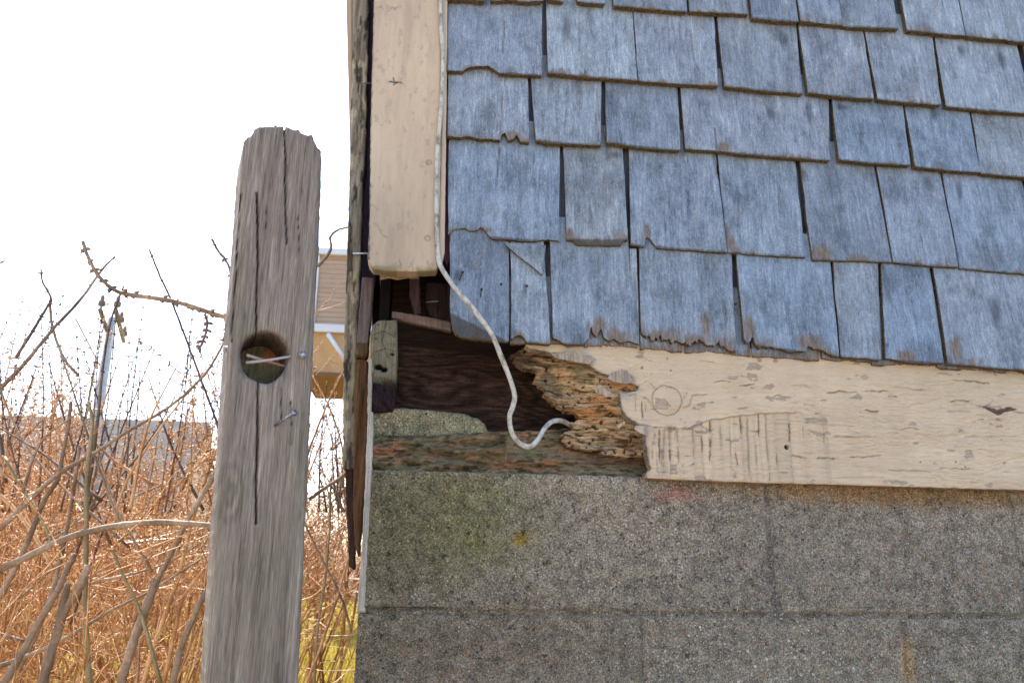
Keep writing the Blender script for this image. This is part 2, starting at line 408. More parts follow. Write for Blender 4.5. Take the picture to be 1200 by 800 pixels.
def block_disp(X, Z):
    r = (fbm(X*160, Z*160, 21, 3)-.5)*.0022+(fbm(X*40, Z*40, 22, 3)-.5)*.002
    for pl in ([(507, 556), (509, 566), (512, 574)], [(512, 652), (522, 648)], [(490, 775), (500, 770)], [(560, 660), (566, 678)]):
        r += .004*np.exp(-(dline(X+(fbm(X*90, Z*90, 2)-.5)*.004, Z, XZ(pl, 0))/.0012)**2)
    return r
BX = [XZ([(432, 600)], 0)[0][0]+.002, .203, .61, 1.017, 1.424]
z_top = .200; z_j = 0.0
jt = .0045
def block(x0, x1, z0, z1, lab=None, am=.0016, rez=.0024):
    pol = rough_poly([(x0, z0), (x1, z0), (x1, z1), (x0, z1)], .004, am, int(x0*100+z0*10)+50, 120)
    tn_ = .93+.14*random.random()
    o = plate('foundation_block', pol, 0., .09, MAT['block'], house, rez, block_disp, .0025, lambda X, Z: block_tint(X, Z)*tn_)
    if lab: o['label'] = lab
zt = lambda x: z_top
block(BX[0], BX[2]-jt, z_j+jt, z_top, 'corner block with green algae and a yellow lichen spot')
block(BX[2]+jt, BX[3]-jt/2, z_j+jt, z_top, 'plain grey block under the skirt board')
block(BX[3]+jt/2, BX[4], z_j+jt, z_top, rez=.006)
X2 = [XZ([(416, 760)], 0)[0][0], .4065, .81, 1.22, 1.6]
for i in range(4): block(X2[i]+.0012, X2[i+1]-.0012, -.2034+jt, z_j-jt*.6, rez=.0024 if i < 3 else .006)
for r in (2, 3, 4):
    xs_ = [X2[0]+.001*r, .203, .61, 1.017, 1.424] if r % 2 == 0 else [X2[0], .4065, .81, 1.22, 1.6]
    for i in range(4): block(xs_[i]+jt/2, xs_[i+1]-jt/2, -.2034*r+jt, -.2034*(r-1)-jt, rez=.008)
# mortar
mo = rough_poly([(X2[0]+.008, -.80), (1.6, -.80), (1.6, z_top-.003), (BX[0]+.004, z_top-.003)], .02, .001, 3)
plate('mortar', mo, .0026, .06, MAT['block'], house, .005, lambda X, Z: (fbm(X*130, Z*130, 33, 3)-.5)*.003, 0, lambda X, Z: block_tint(X, Z)*.82)
# pale render strip down the corner
t = Tubes()
pr = XZ([(431, 482), (437, 482), (436, 560), (433, 640), (430, 718), (418, 718), (424, 640), (428, 560)], .004)
plate('render_strip', rough_poly(pr, .004, .0012, 9), .004, .05, MAT['vertwood'], house, .0018, lambda X, Z: (fbm(X*150, Z*60, 4)-.5)*.003, .003,
      lambda X, Z: np.outer(.75+.5*fbm(X*100, Z*40, 6), (.46, .41, .34)))['label'] = 'pale strip of render at the block corner'

# --- rotten sill beam
bp = XZ([(434, 553), (434, 512), (450, 507), (500, 509), (540, 505), (573, 503), (620, 502), (690, 498), (770, 498), (770, 560), (700, 560), (600, 557), (500, 555)], .012)
def beam_d(X, Z):
    u = X+.01*fbm(X*20, Z*20, 5); l = fbm(u*16, Z*85, 41, 5); l2 = fbm(X*60, Z*300, 42, 3)
    st = np.floor(l*9)/9*.6+l*.4
    right = sm(.16, .30, X)
    return (.5-st)*(.055*(1-right*.55))+(l2-.5)*.003+.006*right+.010*sm(.235, .262, Z)
def beam_c(X, Z):
    a1 = fbm(X*22, Z*60, 51); a2 = fbm(X*30, Z*80, 61); n = fbm(X*70, Z*190, 52)
    green = np.array((.17, .145, .06)); grey = np.array((.26, .195, .13)); orng = np.array((.42, .20, .115)); dk = np.array((.055, .04, .026)); rd = np.array((.17, .085, .055))
    c = green[None]*(1-a1[:, None])+grey[None]*a1[:, None]
    z0 = Z-(.203-.02*(X-.1)); m = .8*sm(.48, .70, a2*.7+n*.3)*(1-sm(.25, .36, X))*sm(.0, .004, z0)
    m = np.maximum(m, .9*np.exp(-((X-.21)/.045)**2-((Z-.211)/.010)**2)*sm(.35, .6, n))
    c = c*(1-m[:, None])+orng*m[:, None]
    r = sm(.27, .36, X)*sm(.212, .225, Z); c = c*(1-.7*r[:, None])+rd*.7*r[:, None]
    d = 1-sm(.30, .44, n); c = c*(1-d[:, None]*.8)+dk*d[:, None]*.8
    return c
plate('sill_beam', rough_poly(bp, .002, .002, 3, 200), .02, .07, MAT['mossbeam'], house, .0015, beam_d, .004, beam_c)['label'] = 'rotten mossy sill beam with orange patches'
# grey lump of concrete lying on the beam inside the hole
cl = XZ([(434, 513), (434, 484), (445, 479), (470, 477), (510, 480), (545, 484), (560, 489), (569, 496), (575, 512)], .045)
plate('concrete_fill', rough_poly(cl, .003, .0012, 8), .045, .05, MAT['block'], house, .002, lambda X, Z: (fbm(X*60, Z*60, 77)-.5)*.006, .008,
      lambda X, Z: np.outer(.75+.4*fbm(X*50, Z*50, 6), (1.02, 1.08, .85)))['label'] = 'pale greenish concrete lump behind the beam'
# dark board at the back of the hole, with wavy grain
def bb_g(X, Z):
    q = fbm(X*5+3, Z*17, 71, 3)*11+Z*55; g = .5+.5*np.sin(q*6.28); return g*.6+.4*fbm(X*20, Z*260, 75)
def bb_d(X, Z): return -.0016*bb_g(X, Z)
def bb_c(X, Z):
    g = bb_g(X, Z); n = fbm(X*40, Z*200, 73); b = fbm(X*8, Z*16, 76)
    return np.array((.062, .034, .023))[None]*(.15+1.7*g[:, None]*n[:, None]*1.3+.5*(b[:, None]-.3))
bbp = XZ([(455, 520), (455, 404), (520, 411), (600, 420), (720, 424), (760, 500), (760, 520)], .085)
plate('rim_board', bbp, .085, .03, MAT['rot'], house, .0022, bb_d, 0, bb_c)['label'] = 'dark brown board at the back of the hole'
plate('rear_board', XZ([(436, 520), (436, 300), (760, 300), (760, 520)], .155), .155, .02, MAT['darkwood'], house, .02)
# cavity debris
def sliver(name, pts, Y, th, colr, seed, lab=None, mat='vertwood', am=.0012, parent=None, disp=.003, fx=90, fz=14, bev=.0025):
    pol = rough_poly(XZ(pts, Y), .003, am, seed, 170)
    o = plate(name, pol, Y, th, MAT[mat], parent or house, .0016, lambda X, Z: (fbm(X*fx, Z*fz, seed)-.5)*disp*2, bev,
              lambda X, Z: np.clip(np.array(colr)[None]*(.55+.9*fbm(X*fx*.8, Z*fz*.8, seed+3))[:, None], 0, 1))
    if lab: o['label'] = lab
    return o
def stub_c(X, Z):
    n = fbm(X*120, Z*120, 81); b = fbm(X*60, Z*60, 83)
    c = np.array((.20, .175, .11))[None]*(.7+.6*n[:, None])
    zl = P3(450, 440, .03)[2]; d = sm(0, .012, zl-Z+.012*(b-.5)); c = c*(1-d[:, None])+np.array((.035, .02, .022))*d[:, None]*(.5+n[:, None])
    for (x, y, r) in ((443, 430, .007), (450, 433, .006), (443, 380, .0016), (450, 392, .0014), (447, 410, .0016), (457, 384, .0014), (460, 415, .002), (441, 397, .0013)):
        p = P3(x, y, .03); m = 1-sm(r*.6, r*1.1, np.hypot(X-p[0], (Z-p[2])*1.4)+(n-.5)*.003); c = c*(1-m[:, None])+np.array((.006, .004, .004))*m[:, None]
    for pl in ([(437, 392), (450, 388), (463, 395)], [(452, 376), (448, 400), (455, 420)], [(440, 412), (452, 408), (464, 412)]):
        m = np.exp(-(dline(X, Z, XZ(pl, .03))/.0007)**2); c = c*(1-.7*m[:, None])
    return c
def stub_d(X, Z):
    b = fbm(X*90, Z*90, 83); zl = P3(450, 440, .03)[2]; d = sm(0, .012, zl-Z)
    r = d*(b-.25)*.022+(b-.5)*.002
    for (x, y, q) in ((443, 430, .007), (450, 433, .006), (460, 415, .002), (443, 380, .0016)):
        p = P3(x, y, .03); r += .008*(1-sm(q*.6, q*1.1, np.hypot(X-p[0], (Z-p[2])*1.4)+(b-.5)*.003))
    return r
plate('stud', rough_poly(XZ([(437, 380), (444, 375), (465, 374), (466, 415), (464, 445), (462, 475), (460, 481), (434, 482), (434, 415), (434, 390)], .03), .002, .0008, 5),
      .03, .045, MAT['vertwood'], house, .0011, stub_d, .003, stub_c)['label'] = 'greenish cracked stud end with a rotten foot'
sliver('lath', [(459, 364), (459, 372), (490, 379), (529, 388), (528, 376), (490, 369)], .045, .012, (.22, .15, .115), 21, 'grey brown slat lying askew in the hole', am=.0008, fx=20, fz=120)
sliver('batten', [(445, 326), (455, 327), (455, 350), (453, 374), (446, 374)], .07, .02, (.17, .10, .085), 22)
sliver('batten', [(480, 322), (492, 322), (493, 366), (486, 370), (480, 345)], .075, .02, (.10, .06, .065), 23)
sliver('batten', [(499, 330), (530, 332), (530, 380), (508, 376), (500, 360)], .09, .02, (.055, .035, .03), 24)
sliver('paint_flake', [(445, 318), (491, 319), (491, 326), (478, 325), (465, 327), (455, 325), (445, 327)], .012, .004, (.50, .38, .20), 25, 'cream flake under the corner board', disp=.001, bev=0)
t = Tubes(); t.add([P3(499, 354, .07), P3(514, 353, .06)], .0011, 5); t.build('nail', MAT['nail'], house)
t = Tubes(); t.add([P3(508, 358, .07), P3(512, 372, .055)], .0016, 5); t.build('nail', MAT['rust'], house)

# --- left side: boards along the return wall, seen edge on
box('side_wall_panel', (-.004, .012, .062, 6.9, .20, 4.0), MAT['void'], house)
def side_board_c(X, Z):
    n = fbm(X*60, Z*12, 91); n2 = fbm(X*45, Z*22, 92); n3 = fbm(X*150, Z*30, 93)
    c = np.array((.27, .225, .16))[None]*(.6+.9*n[:, None])
    pnt = sm(.56, .62, n2)*(1-sm(.9, 1.0, Z)); c = c*(1-.7*pnt[:, None])+np.array((.50, .42, .27))*.7*pnt[:, None]
    gr = sm(.5, .62, fbm(X*35, Z*9, 97))*(1-sm(.52, .62, Z)); c = c*(1-.6*gr[:, None])+np.array((.20, .21, .11))*.6*gr[:, None]
    d = 1-sm(.33, .42, n3); return c*(1-.75*d[:, None])
sb = XZ([(401, 549), (403, 400), (408, 250), (410, 150), (415, 0), (418, -120), (436, -120), (432, 0), (429, 150), (424, 250), (419, 400), (416, 549)], .055)
plate('side_corner_board', rough_poly(sb, .004, .0016, 31, 60), .055, .16, MAT['vertwood'], house, .0016,
      lambda X, Z: (.5-fbm(X*110, Z*22, 95))*.011, .004, side_board_c)['label'] = 'weathered bare edge of the side corner board'
sliver('dark_backing', [(428, -60), (447, -60), (440, 330), (416, 420), (416, 340), (424, 200)], .075, .01, (.055, .04, .055), 35, am=.0005)
sliver('side_trim', [(424, 324), (438, 325), (431, 402), (430, 416), (417, 416), (418, 402)], .035, .03, (.155, .115, .10), 36, 'loose grey wood slab beside the corner hole', fz=8, fx=120)
sliver('side_trim', [(418, 401), (431, 401), (431, 413), (427, 418), (418, 415)], .033, .03, (.09, .05, .022), 37, 'dark brown broken slab end')
sliver('splintered_board', [(416, 422), (424, 418), (432, 424), (432, 480), (429, 560), (424, 620), (420, 655), (416, 640), (414, 600), (414, 560), (415, 480)], .05, .02, (.15, .08, .038), 38, 'orange brown splintered board end', fx=160, fz=10, disp=.007)
sliver('splintered_board', [(404, 545), (416, 545), (417, 600), (415, 668), (409, 664), (406, 600)], .065, .03, (.055, .032, .022), 39, fx=160, fz=10, disp=.006)
sliver('sheathing_edge', [(432, 420), (436, 420), (435, 484), (430, 484)], .02, .02, (.42, .36, .28), 40, am=.001)
# light casing farther along the side wall
cs = ([], [])
for (dx, w_, dy) in ((0, .010, 0), (.012, .012, .004), (.026, .02, .008)):
    Yc = .42+dy; a_ = P3(404.0+dx*620, -60, Yc); b_ = P3(410.5+dx*90, 190, Yc); k = len(cs[0]); wa = w_*1.5; wb = w_*.35
    cs[0].extend([(b_[0], Yc, b_[2]), (b_[0]+wb, Yc, b_[2]), (a_[0]+wa, Yc, a_[2]), (a_[0], Yc, a_[2]), (b_[0], Yc+.05, b_[2]), (b_[0]+wb, Yc+.05, b_[2]), (a_[0]+wa, Yc+.05, a_[2]), (a_[0], Yc+.05, a_[2])])
    cs[1].extend([(k, k+1, k+2, k+3), (k+4, k+7, k+6, k+5), (k, k+3, k+7, k+4), (k+1, k+5, k+6, k+2), (k, k+4, k+5, k+1)])
casem = M('tan_casing_paint', .6).out((.50, .36, .22))
mesh_obj('window_casing', cs[0], cs[1], casem, house, smooth=False)['label'] = 'thin tan casing along the side wall'
t = Tubes(); t.add([P3(420, 98, .05), P3(438, 98, -.01)], .0013, 6); t.build('nail', MAT['rust'], house)['label'] = 'rusty nail across the gap near the top'
t = Tubes(); t.add([P3(414, 297, .04), P3(431, 297, -.008)], .0013, 6); t.build('nail', MAT['nail'], house)['label'] = 'bright nail across the gap beside the corner board'

# --- corner board
def cb_poly(Y): return XZ([(431, 303), (433, 250), (434, 150), (438, 0), (441, -120), (517, -120), (517, 0), (517, 150), (515, 250), (513, 314), (511, 317), (480, 318), (452, 317), (437, 315), (432, 309)], Y)
def cb_c(X, Z):
    c = np.array((.51, .375, .245))[None]*(.86+.28*fbm(X*20, Z*7, 101)[:, None])*(.94+.12*fbm(X*200, Z*12, 106)[:, None])
    n = fbm(X*160, Z*160, 102); gm_ = sm(.58, .74, fbm(X*50, Z*9, 107))*.12; c = c*(1-gm_[:, None]); sc_ = sm(.70, .74, fbm(X*130, Z*70, 108)); c = c*(1-.45*sc_[:, None])+np.array((.30, .23, .16))*.45*sc_[:, None]
    def dab(pl, w_, col_, am=1., jit=.003):
        m = am*(1-sm(w_*.5, w_*1.3, dline(X+(n-.5)*jit, Z+(fbm(X*200, Z*200, 7)-.5)*jit, XZ(pl, -.03)))); c[:] = c*(1-m[:, None])+np.array(col_)*m[:, None]
    dk = (.055, .04, .028)
    dab([(457, 96), (470, 97)], .0020, dk); dab([(461, 91), (462, 100)], .0012, (.10, .09, .08)); dab([(466, 97), (472, 98)], .0012, (.35, .16, .05))
    for pl in ([(440, 10), (446, 7), (449, 11)], [(455, 14), (460, 9), (464, 13)], [(462, 10), (470, 8)], [(440, 262), (450, 276), (455, 279)], [(433, 285), (437, 298)], [(435, 240), (443, 246)], [(468, 305), (469, 316)], [(484, 304), (484, 316)], [(501, 300), (502, 314)]):
        dab(pl, .0006, dk, .6, .006)
    for (x, y) in ((503, 55), (500, 88), (452, 23), (447, 270)): dab([(x, y), (x+1, y+1)], .0012, (.55, .28, .12), .7)
    # nail holes with a ring
    for (x, y) in ((502.5, 190.5), (501, 279)):
        p = P3(x, y, -.03); d = np.hypot(X-p[0], Z-p[2]); m = np.exp(-((d-.0042)/.0009)**2)*.75; c[:] = c*(1-m[:, None])+np.array((.16, .12, .07))*m[:, None]
    zb = P3(470, 317, -.03)[2]; e = (1-sm(.002, .010, Z-zb+(n-.5)*.012)); g = fbm(X*60, Z*60, 103); e2 = e*sm(.35, .55, g)
    c[:] = c*(1-.75*e2[:, None])+np.array((.20, .18, .08))*.75*e2[:, None]
    # ragged bare left edge
    xl = XZ([(432, 303), (434, 150), (438, 0), (441, -120)], -.03); d = dline(X, Z, xl); m = 1-sm(.0005, .0022, d+(n-.5)*.003); c[:] = c*(1-m[:, None])+np.array((.09, .075, .06))*m[:, None]
    return c
def cb_d(X, Z):
    r = (fbm(X*70, Z*14, 104)-.5)*.0010+(fbm(X*260, Z*18, 105, 3)-.5)*.0006
    for (x, y, q) in ((464, 97, .002), (502.5, 190.5, .003), (501, 279, .0028)):
        p = P3(x, y, -.03); r += .003*np.exp(-((X-p[0])**2+(Z-p[2])**2)/(q*.8)**2)
    return r
plate('corner_board', rough_poly(cb_poly(-.03), .003, .0009, 44), -.03, .024, MAT['cornerpaint'], house, .0014, cb_d, .002, cb_c)['label'] = 'tan painted corner board with a mossy lower end'
plate('corner_bead', rough_poly(XZ([(513.5, 306), (517.5, 150), (518, -120), (525, -120), (524.5, 0), (523, 150), (521, 296), (518, 309)], -.022), .004, .0004, 46), -.022, .02, MAT['cornerpaint'], house, .0014, None, .002,
      lambda X, Z: np.outer(.9+.2*fbm(X*30, Z*15, 4), (.53, .41, .282)))
plate('corner_backing', XZ([(438, 309), (447, 315), (524, 309), (526, -120), (445, -120)], -.003), -.003, .02, MAT['void'], house, .01)

# --- underlay behind the shingles
ul = XZ([(527, 262), (525, -200), (1500, -200), (1500, 440), (1200, 420), (863, 400), (640, 396), (534, 384)], .0)
plate('shingle_underlay', ul, .0, .012, MAT['slate'], house, .01)
plate('building_paper', XZ([(519, 300), (520, -120), (532, -120), (531, 285), (524, 312)], -.006), -.006, .003, MAT['maroon'], house, .004)['label'] = 'maroon strip of building paper beside the corner board'

# --- skirt board: cream paint
SY = -.018
pb = XZ([(640, 396), (1420, 434), (1420, 583), (1200, 574), (1000, 568), (880, 565), (760, 560), (757, 556), (763, 549), (759, 532), (757, 505), (746, 495), (735, 488), (729, 478), (726, 461), (747, 458), (749, 452), (741, 449), (716, 442), (700, 434), (690, 426), (697, 421), (672, 413), (646, 413), (622, 409), (616, 404)], SY)
HC = [[(837, 448), (848, 446), (856, 448)], [(866, 451), (876, 452), (885, 451)], [(967, 460), (985, 459), (1005, 460)], [(1008, 458), (1025, 459), (1043, 458)], [(1047, 454), (1062, 455), (1083, 457)], [(1013, 481), (1030, 482)],
      [(1108, 482), (1137, 483)], [(1153, 477), (1163, 483), (1170, 484), (1183, 479)], [(1163, 467), (1160, 473), (1153, 477)], [(1186, 481), (1200, 484)], [(1113, 470), (1137, 470)], [(1040, 551), (1065, 552), (1089, 552)],
      [(1100, 549), (1143, 549)], [(972, 560), (1000, 559), (1036, 559)], [(980, 511), (1000, 513), (1021, 512)], [(995, 536), (1032, 534)], [(941, 474), (955, 475)], [(929, 534), (946, 536)], [(955, 537), (982, 537)],
      [(905, 466), (911, 463), (917, 465)], [(864, 480), (876, 478)], [(925, 452), (938, 451), (951, 454)], [(1055, 503), (1066, 501), (1078, 504)], [(1130, 512), (1190, 511)], [(820, 422), (838, 425)], [(1115, 445), (1128, 446), (1160, 449)], [(800, 478), (808, 475), (811, 464), (817, 462)], [(811, 464), (830, 462)], [(749, 452), (758, 447), (768, 455)], [(752, 465), (760, 468), (763, 476)]]
VC = [[(745, 461), (745, 483)], [(773, 503), (773, 537)], [(779, 503), (777, 538)], [(794, 503), (796, 542)], [(812, 501), (814, 535)], [(833, 493), (833, 540)], [(856, 499), (857, 557)], [(868, 489), (870, 508)], [(876, 490), (878, 557)], [(889, 485), (890, 512)],
      [(897, 484), (899, 520), (903, 564)], [(925, 494), (926, 521)], [(964, 499), (967, 530)], [(823, 510), (823, 530)], [(845, 500), (846, 530)], [(862, 530), (866, 545)], [(886, 520), (887, 545)], [(785, 520), (786, 540)], [(940, 500), (941, 512)], [(752, 470), (753, 490)], [(757, 470), (757, 482)], [(910, 530), (911, 550)]]
RIDGE = [(750, 497), (764, 500), (785, 501), (806, 502), (813, 498), (831, 492), (856, 488), (878, 487), (892, 484), (932, 483)]
RIDGE2 = [(910, 493), (935, 494), (957, 497), (980, 499), (1000, 501)]
GREY = [([(752, 535), (752, 505)], .0030), ([(765, 505), (765, 520)], .0028), ([(762, 544), (800, 546), (812, 543)], .0022), ([(770, 552), (805, 554)], .0018), ([(776, 528), (776, 537)], .004), ([(798, 474), (803, 466), (805, 462)], .0035), ([(959, 537), (978, 537)], .0022), ([(861, 548), (861, 558)], .003), ([(735, 440), (742, 446)], .005), ([(798, 491), (806, 497)], .0022), ([(1160, 478), (1170, 482)], .002), ([(745, 462), (730, 463)], .003)]
def pb_parts(X, Z):
    n = fbm(X*70, Z*260, 111, 4); wx = (fbm(X*70, Z*70, 112)-.5)*.0045; wz = (fbm(X*60, Z*60, 113)-.5)*.0045
    cr = np.zeros_like(X)
    jx = (fbm(X*260, Z*260, 114)-.5)*.0028; jz = (fbm(X*190, Z*300, 115)-.5)*.0034
    for i, pl in enumerate(HC):
        dk_ = (.95, .45, .7, .3, .6)[i % 5] if i > 3 else .9
        cr = np.maximum(cr, dk_*(.55+.45*sm(.35, .6, fbm(X*90, Z*60, 118+i)))*dtaper(X+jx, Z+wz*.9+jz, XZ(pl, SY), .00052+.00022*(i % 3)))
    for i, pl in enumerate(VC):
        cr = np.maximum(cr, (.45+.45*(i % 2))*sm(.25, .5, fbm(X*50, Z*90, 218+i))*dtaper(X+wx*.5+jx*.8, Z, XZ(pl, SY), .0006+.00035*(i % 3)))
    zr_ = P3(800, 500, SY)[2]; vf = sm(.60, .72, fbm(X*330, Z*26, 219, 3))*sm(.45, .65, fbm(X*14, Z*22, 220))*sm(.0, .006, zr_-Z)*(1-sm(.42, .5, X)); cr = np.maximum(cr, .5*vf)
    chk = sm(.735, .80, fbm(X*28+3, Z*230, 121, 3))*sm(.47, .6, fbm(X*6, Z*9, 122))
    cr = np.maximum(cr, .25*chk)
    gr = np.zeros_like(X); jit_ = (fbm(X*240, Z*240, 117, 3)-.45)*.005
    for pl, w_ in GREY:
        d = dline(X+wx*1.6, Z+wz, XZ(pl, SY)); gr = np.maximum(gr, sm(.30, .48, fbm(X*120, Z*120, 116))*(1-sm(w_*.3, w_*1.3, d+jit_)))
    k = P3(781, 469, SY); dk = np.hypot(X-k[0], Z-k[2]); knot = np.exp(-((dk-.0232+wx*.9)/.0008)**2)*sm(.15, .40, fbm(X*60, Z*60, 119))
    kin = 1-sm(.021, .024, dk)
    hole = P3(922, 524, SY); hd = np.hypot(X-hole[0], Z-hole[2]+wz*.4)
    return n, cr, gr, knot, kin, hd, wx, wz
def dk_n(X, Z):
    k = P3(781, 469, SY); return np.hypot(X-k[0], Z-k[2])
def ridge_side(X, Z, wz):
    q = XZ([(700, 497)]+RIDGE+[(985, 490), (1000, 560), (1000, 620), (700, 620)], SY)
    ins = inside(q, X, Z+wz*.8); d = dline(X, Z+wz*.8, XZ(RIDGE, SY)); return ins, d
def jt_(a_, b_): return (fbm(a_*250, b_*250, 154)-.5)*.002
def flakes(X, Z):
    """islands where the paint has come off the wood"""
    f = fbm(X*34+4, Z*95, 151, 5)+.05*(fbm(X*200, Z*240, 152)-.5); wgt = .06*np.exp(-((X-P3(800, 500, SY)[0])/.10)**2)+.035*sm(.03, 0, Z-P3(1000, 568, SY)[2])
    e = f+wgt-.765; return sm(0, .012, e), np.exp(-((e-.002)/.010)**2)
VX = np.array(sorted(XZ([pl[0]], SY)[0][0] for pl in VC))
def strips(X, Z):
    k = np.searchsorted(VX, X+(fbm(X*5, Z*60, 145)-.5)*.003); h_ = hsh(k, k*3+1, 9); x0 = VX[np.clip(k-1, 0, len(VX)-1)]; x1 = VX[np.clip(k, 0, len(VX)-1)]
    return h_, np.clip((X-x0)/(x1-x0+1e-5), 0, 1)
def pb_d(X, Z):
    n, cr, gr, knot, kin, hd, wx, wz = pb_parts(X, Z)
    ins, d = ridge_side(X, Z, wz)
    up_ = np.zeros_like(X)
    for i, pl in enumerate(HC): up_ = np.maximum(up_, dtaper(X, Z-.0022+wz*.9, XZ(pl, SY), .0013))
    r = .0030*cr-.0009*up_+.0008*gr+.0016*knot-.0008*kin+.008*(1-sm(.002, .0045, hd))
    fl_, fe_ = flakes(X, Z); r += .0014*fl_-.0008*fe_*(1-fl_)
    r += .0022*ins*(1-.4*sm(.02, .1, d))*(X < XZ([(935, 483)], SY)[0][0])
    low = ins*(X < XZ([(968, 483)], SY)[0][0]); sh_, su = strips(X, Z)
    r += low*((sh_-.5)*.0020-.0010*np.sin(np.pi*su))
    r += -.0022*kin*(1-np.clip(dk_n(X, Z)/.022, 0, 1)**2)
    r -= .0016*np.exp(-(d/.0022)**2)*(~ins)
    d2 = dline(X, Z+wz, XZ(RIDGE2, SY)); r += .0012*np.exp(-(d2/.0014)**2)-.0008*np.exp(-((d2-.003)/.002)**2)
    r += (fbm(X*9, Z*70, 131, 4)-.5)*.0030+(n-.5)*.0016
    tq = fbm(X*11+.02*np.sin(Z*300), Z*75, 133, 4)*9; r += .0019*(sm(.80, 1., tq % 1)-(tq % 1))*sm(.35, .6, fbm(X*8, Z*14, 134))
    lo = sm(0, .01, P3(780, 543, SY)[2]-Z)*(1-sm(.42, .46, X)); r += .002*lo*(n)
    return r
def pb_c(X, Z):
    n, cr, gr, knot, kin, hd, wx, wz = pb_parts(X, Z); ins, d = ridge_side(X, Z, wz)
    c = np.array((.545, .405, .262))[None]*(.90+.20*fbm(X*9, Z*40, 141)[:, None])*(.94+.12*fbm(X*55, Z*7, 144)[:, None])*(.94+.12*fbm(X*30, Z*260, 142)[:, None])
    lb = ins*(X < XZ([(950, 483)], SY)[0][0])*.5; c = c*(1-lb[:, None])+np.array((.52, .385, .25))*lb[:, None]
    low = ins*(X < XZ([(968, 483)], SY)[0][0]); sh_, su = strips(X, Z); c = c*(1+low*((sh_-.5)*.16-.10*(1-np.sin(np.pi*su))))[:, None]
    rr = .45*sm(.3, .5, fbm(X*70, Z*70, 143))*np.exp(-(d/.0009)**2); c = c*(1-rr[:, None])+np.array((.22, .14, .07))*rr[:, None]
    g = np.array((.30, .225, .165)); c = c*(1-gr[:, None])+g*gr[:, None]*(.7+.6*n[:, None])
    fl_, fe_ = flakes(X, Z); c = c*(1-.35*fe_[:, None]); wd_ = np.array((.31, .245, .185))[None]*(.6+.8*fbm(X*40, Z*300, 153)[:, None]); c = c*(1-.75*fl_[:, None])+wd_*.75*fl_[:, None]
    q_ = inside(XZ([(1150, 476), (1160, 477), (1168, 480), (1183, 476), (1192, 480), (1177, 483), (1169, 487), (1161, 483)], SY), X+jt_(X, Z), Z+jt_(Z, X)); c = np.where(q_[:, None], np.array((.12, .055, .03))[None], c)
    c = c*(1-.55*knot[:, None])
    c = c*(1-.85*np.clip(cr, 0, 1)[:, None])+np.array((.10, .065, .04))*.5*np.clip(cr, 0, 1)[:, None]
    m = 1-sm(.002, .0045, hd); c = c*(1-m[:, None])+np.array((.03, .02, .015))*m[:, None]
    # bare edge where the paint ends at the rot
    ed = XZ([(757, 556), (759, 532), (757, 505), (746, 495), (735, 488), (729, 478), (727, 461), (747, 458), (749, 452), (741, 449), (716, 442), (700, 434), (690, 426), (697, 421), (672, 413), (646, 413), (622, 408)], SY)
    de = dline(X, Z, ed); m = (1-sm(.0005, .0028, de+(n-.45)*.004)); c = c*(1-m[:, None])+np.array((.33, .27, .21))*m[:, None]
    pg = fbm(X*50, Z*50, 151); m = .6*(1-sm(.0, .02, de))*sm(.6, .68, pg); c = c*(1-m[:, None])+np.array((.32, .29, .28))*m[:, None]
    for (x, y) in ((782, 420), (786, 434), (1120, 541), (1131, 547), (1078, 541)):
        p = P3(x, y, SY); m = 1-sm(.0008, .0018, np.hypot(X-p[0], Z-p[2])); c = c*(1-m[:, None])+np.array((.06, .03, .02))*m[:, None]
    return c
skirt = plate('skirt_board', rough_poly(pb, .0022, lambda a_, b_: .0022 if max(a_[0], b_[0]) < P3(770, 500, SY)[0] else .0006, 61, 160), SY, .022, [MAT['paint'], MAT['rot']], house, .00115, pb_d, .0012, pb_c)
skirt['label'] = 'cream painted skirt board with cracked peeling paint and a round knot'

# --- skirt board: the rotted end
rp = XZ([(600, 412), (604, 416), (607, 421), (612, 427), (622, 430), (633, 432), (629, 441), (636, 448), (644, 452), (640, 460), (655, 471), (666, 478), (681, 480), (684, 486), (672, 492), (676, 499), (660, 506), (664, 514), (668, 520), (690, 524), (705, 526), (709, 530), (733, 534), (755, 533), (775, 533), (775, 490), (775, 440), (720, 405), (640, 398), (615, 404)], -.006)
def rot_base(X, Z):
    ed = XZ([(600, 414), (633, 432), (644, 452), (681, 480), (672, 494), (662, 510), (690, 524), (755, 533)], -.006)
    return dline(X, Z, ed)
def rp_d(X, Z):
    d = rot_base(X, Z); u = X*.93+Z*.25; v = Z+.10*X*(Z > -1)
    wq = v+.018*fbm(X*14, Z*14, 162)
    l = fbm(u*10, wq*120, 163, 5); st = np.floor(l*13)/13*.75+l*.25
    l2 = fbm(X*40, wq*520, 164, 3)
    r = .026*(1-sm(0, .075, d))+(.5-st)*.040*(.5+.5*(1-sm(.03, .10, d)))+(l2-.5)*.0055
    wh = sm(.70, .78, fbm(X*170, Z*190, 165, 2)); r += .004*wh
    return r
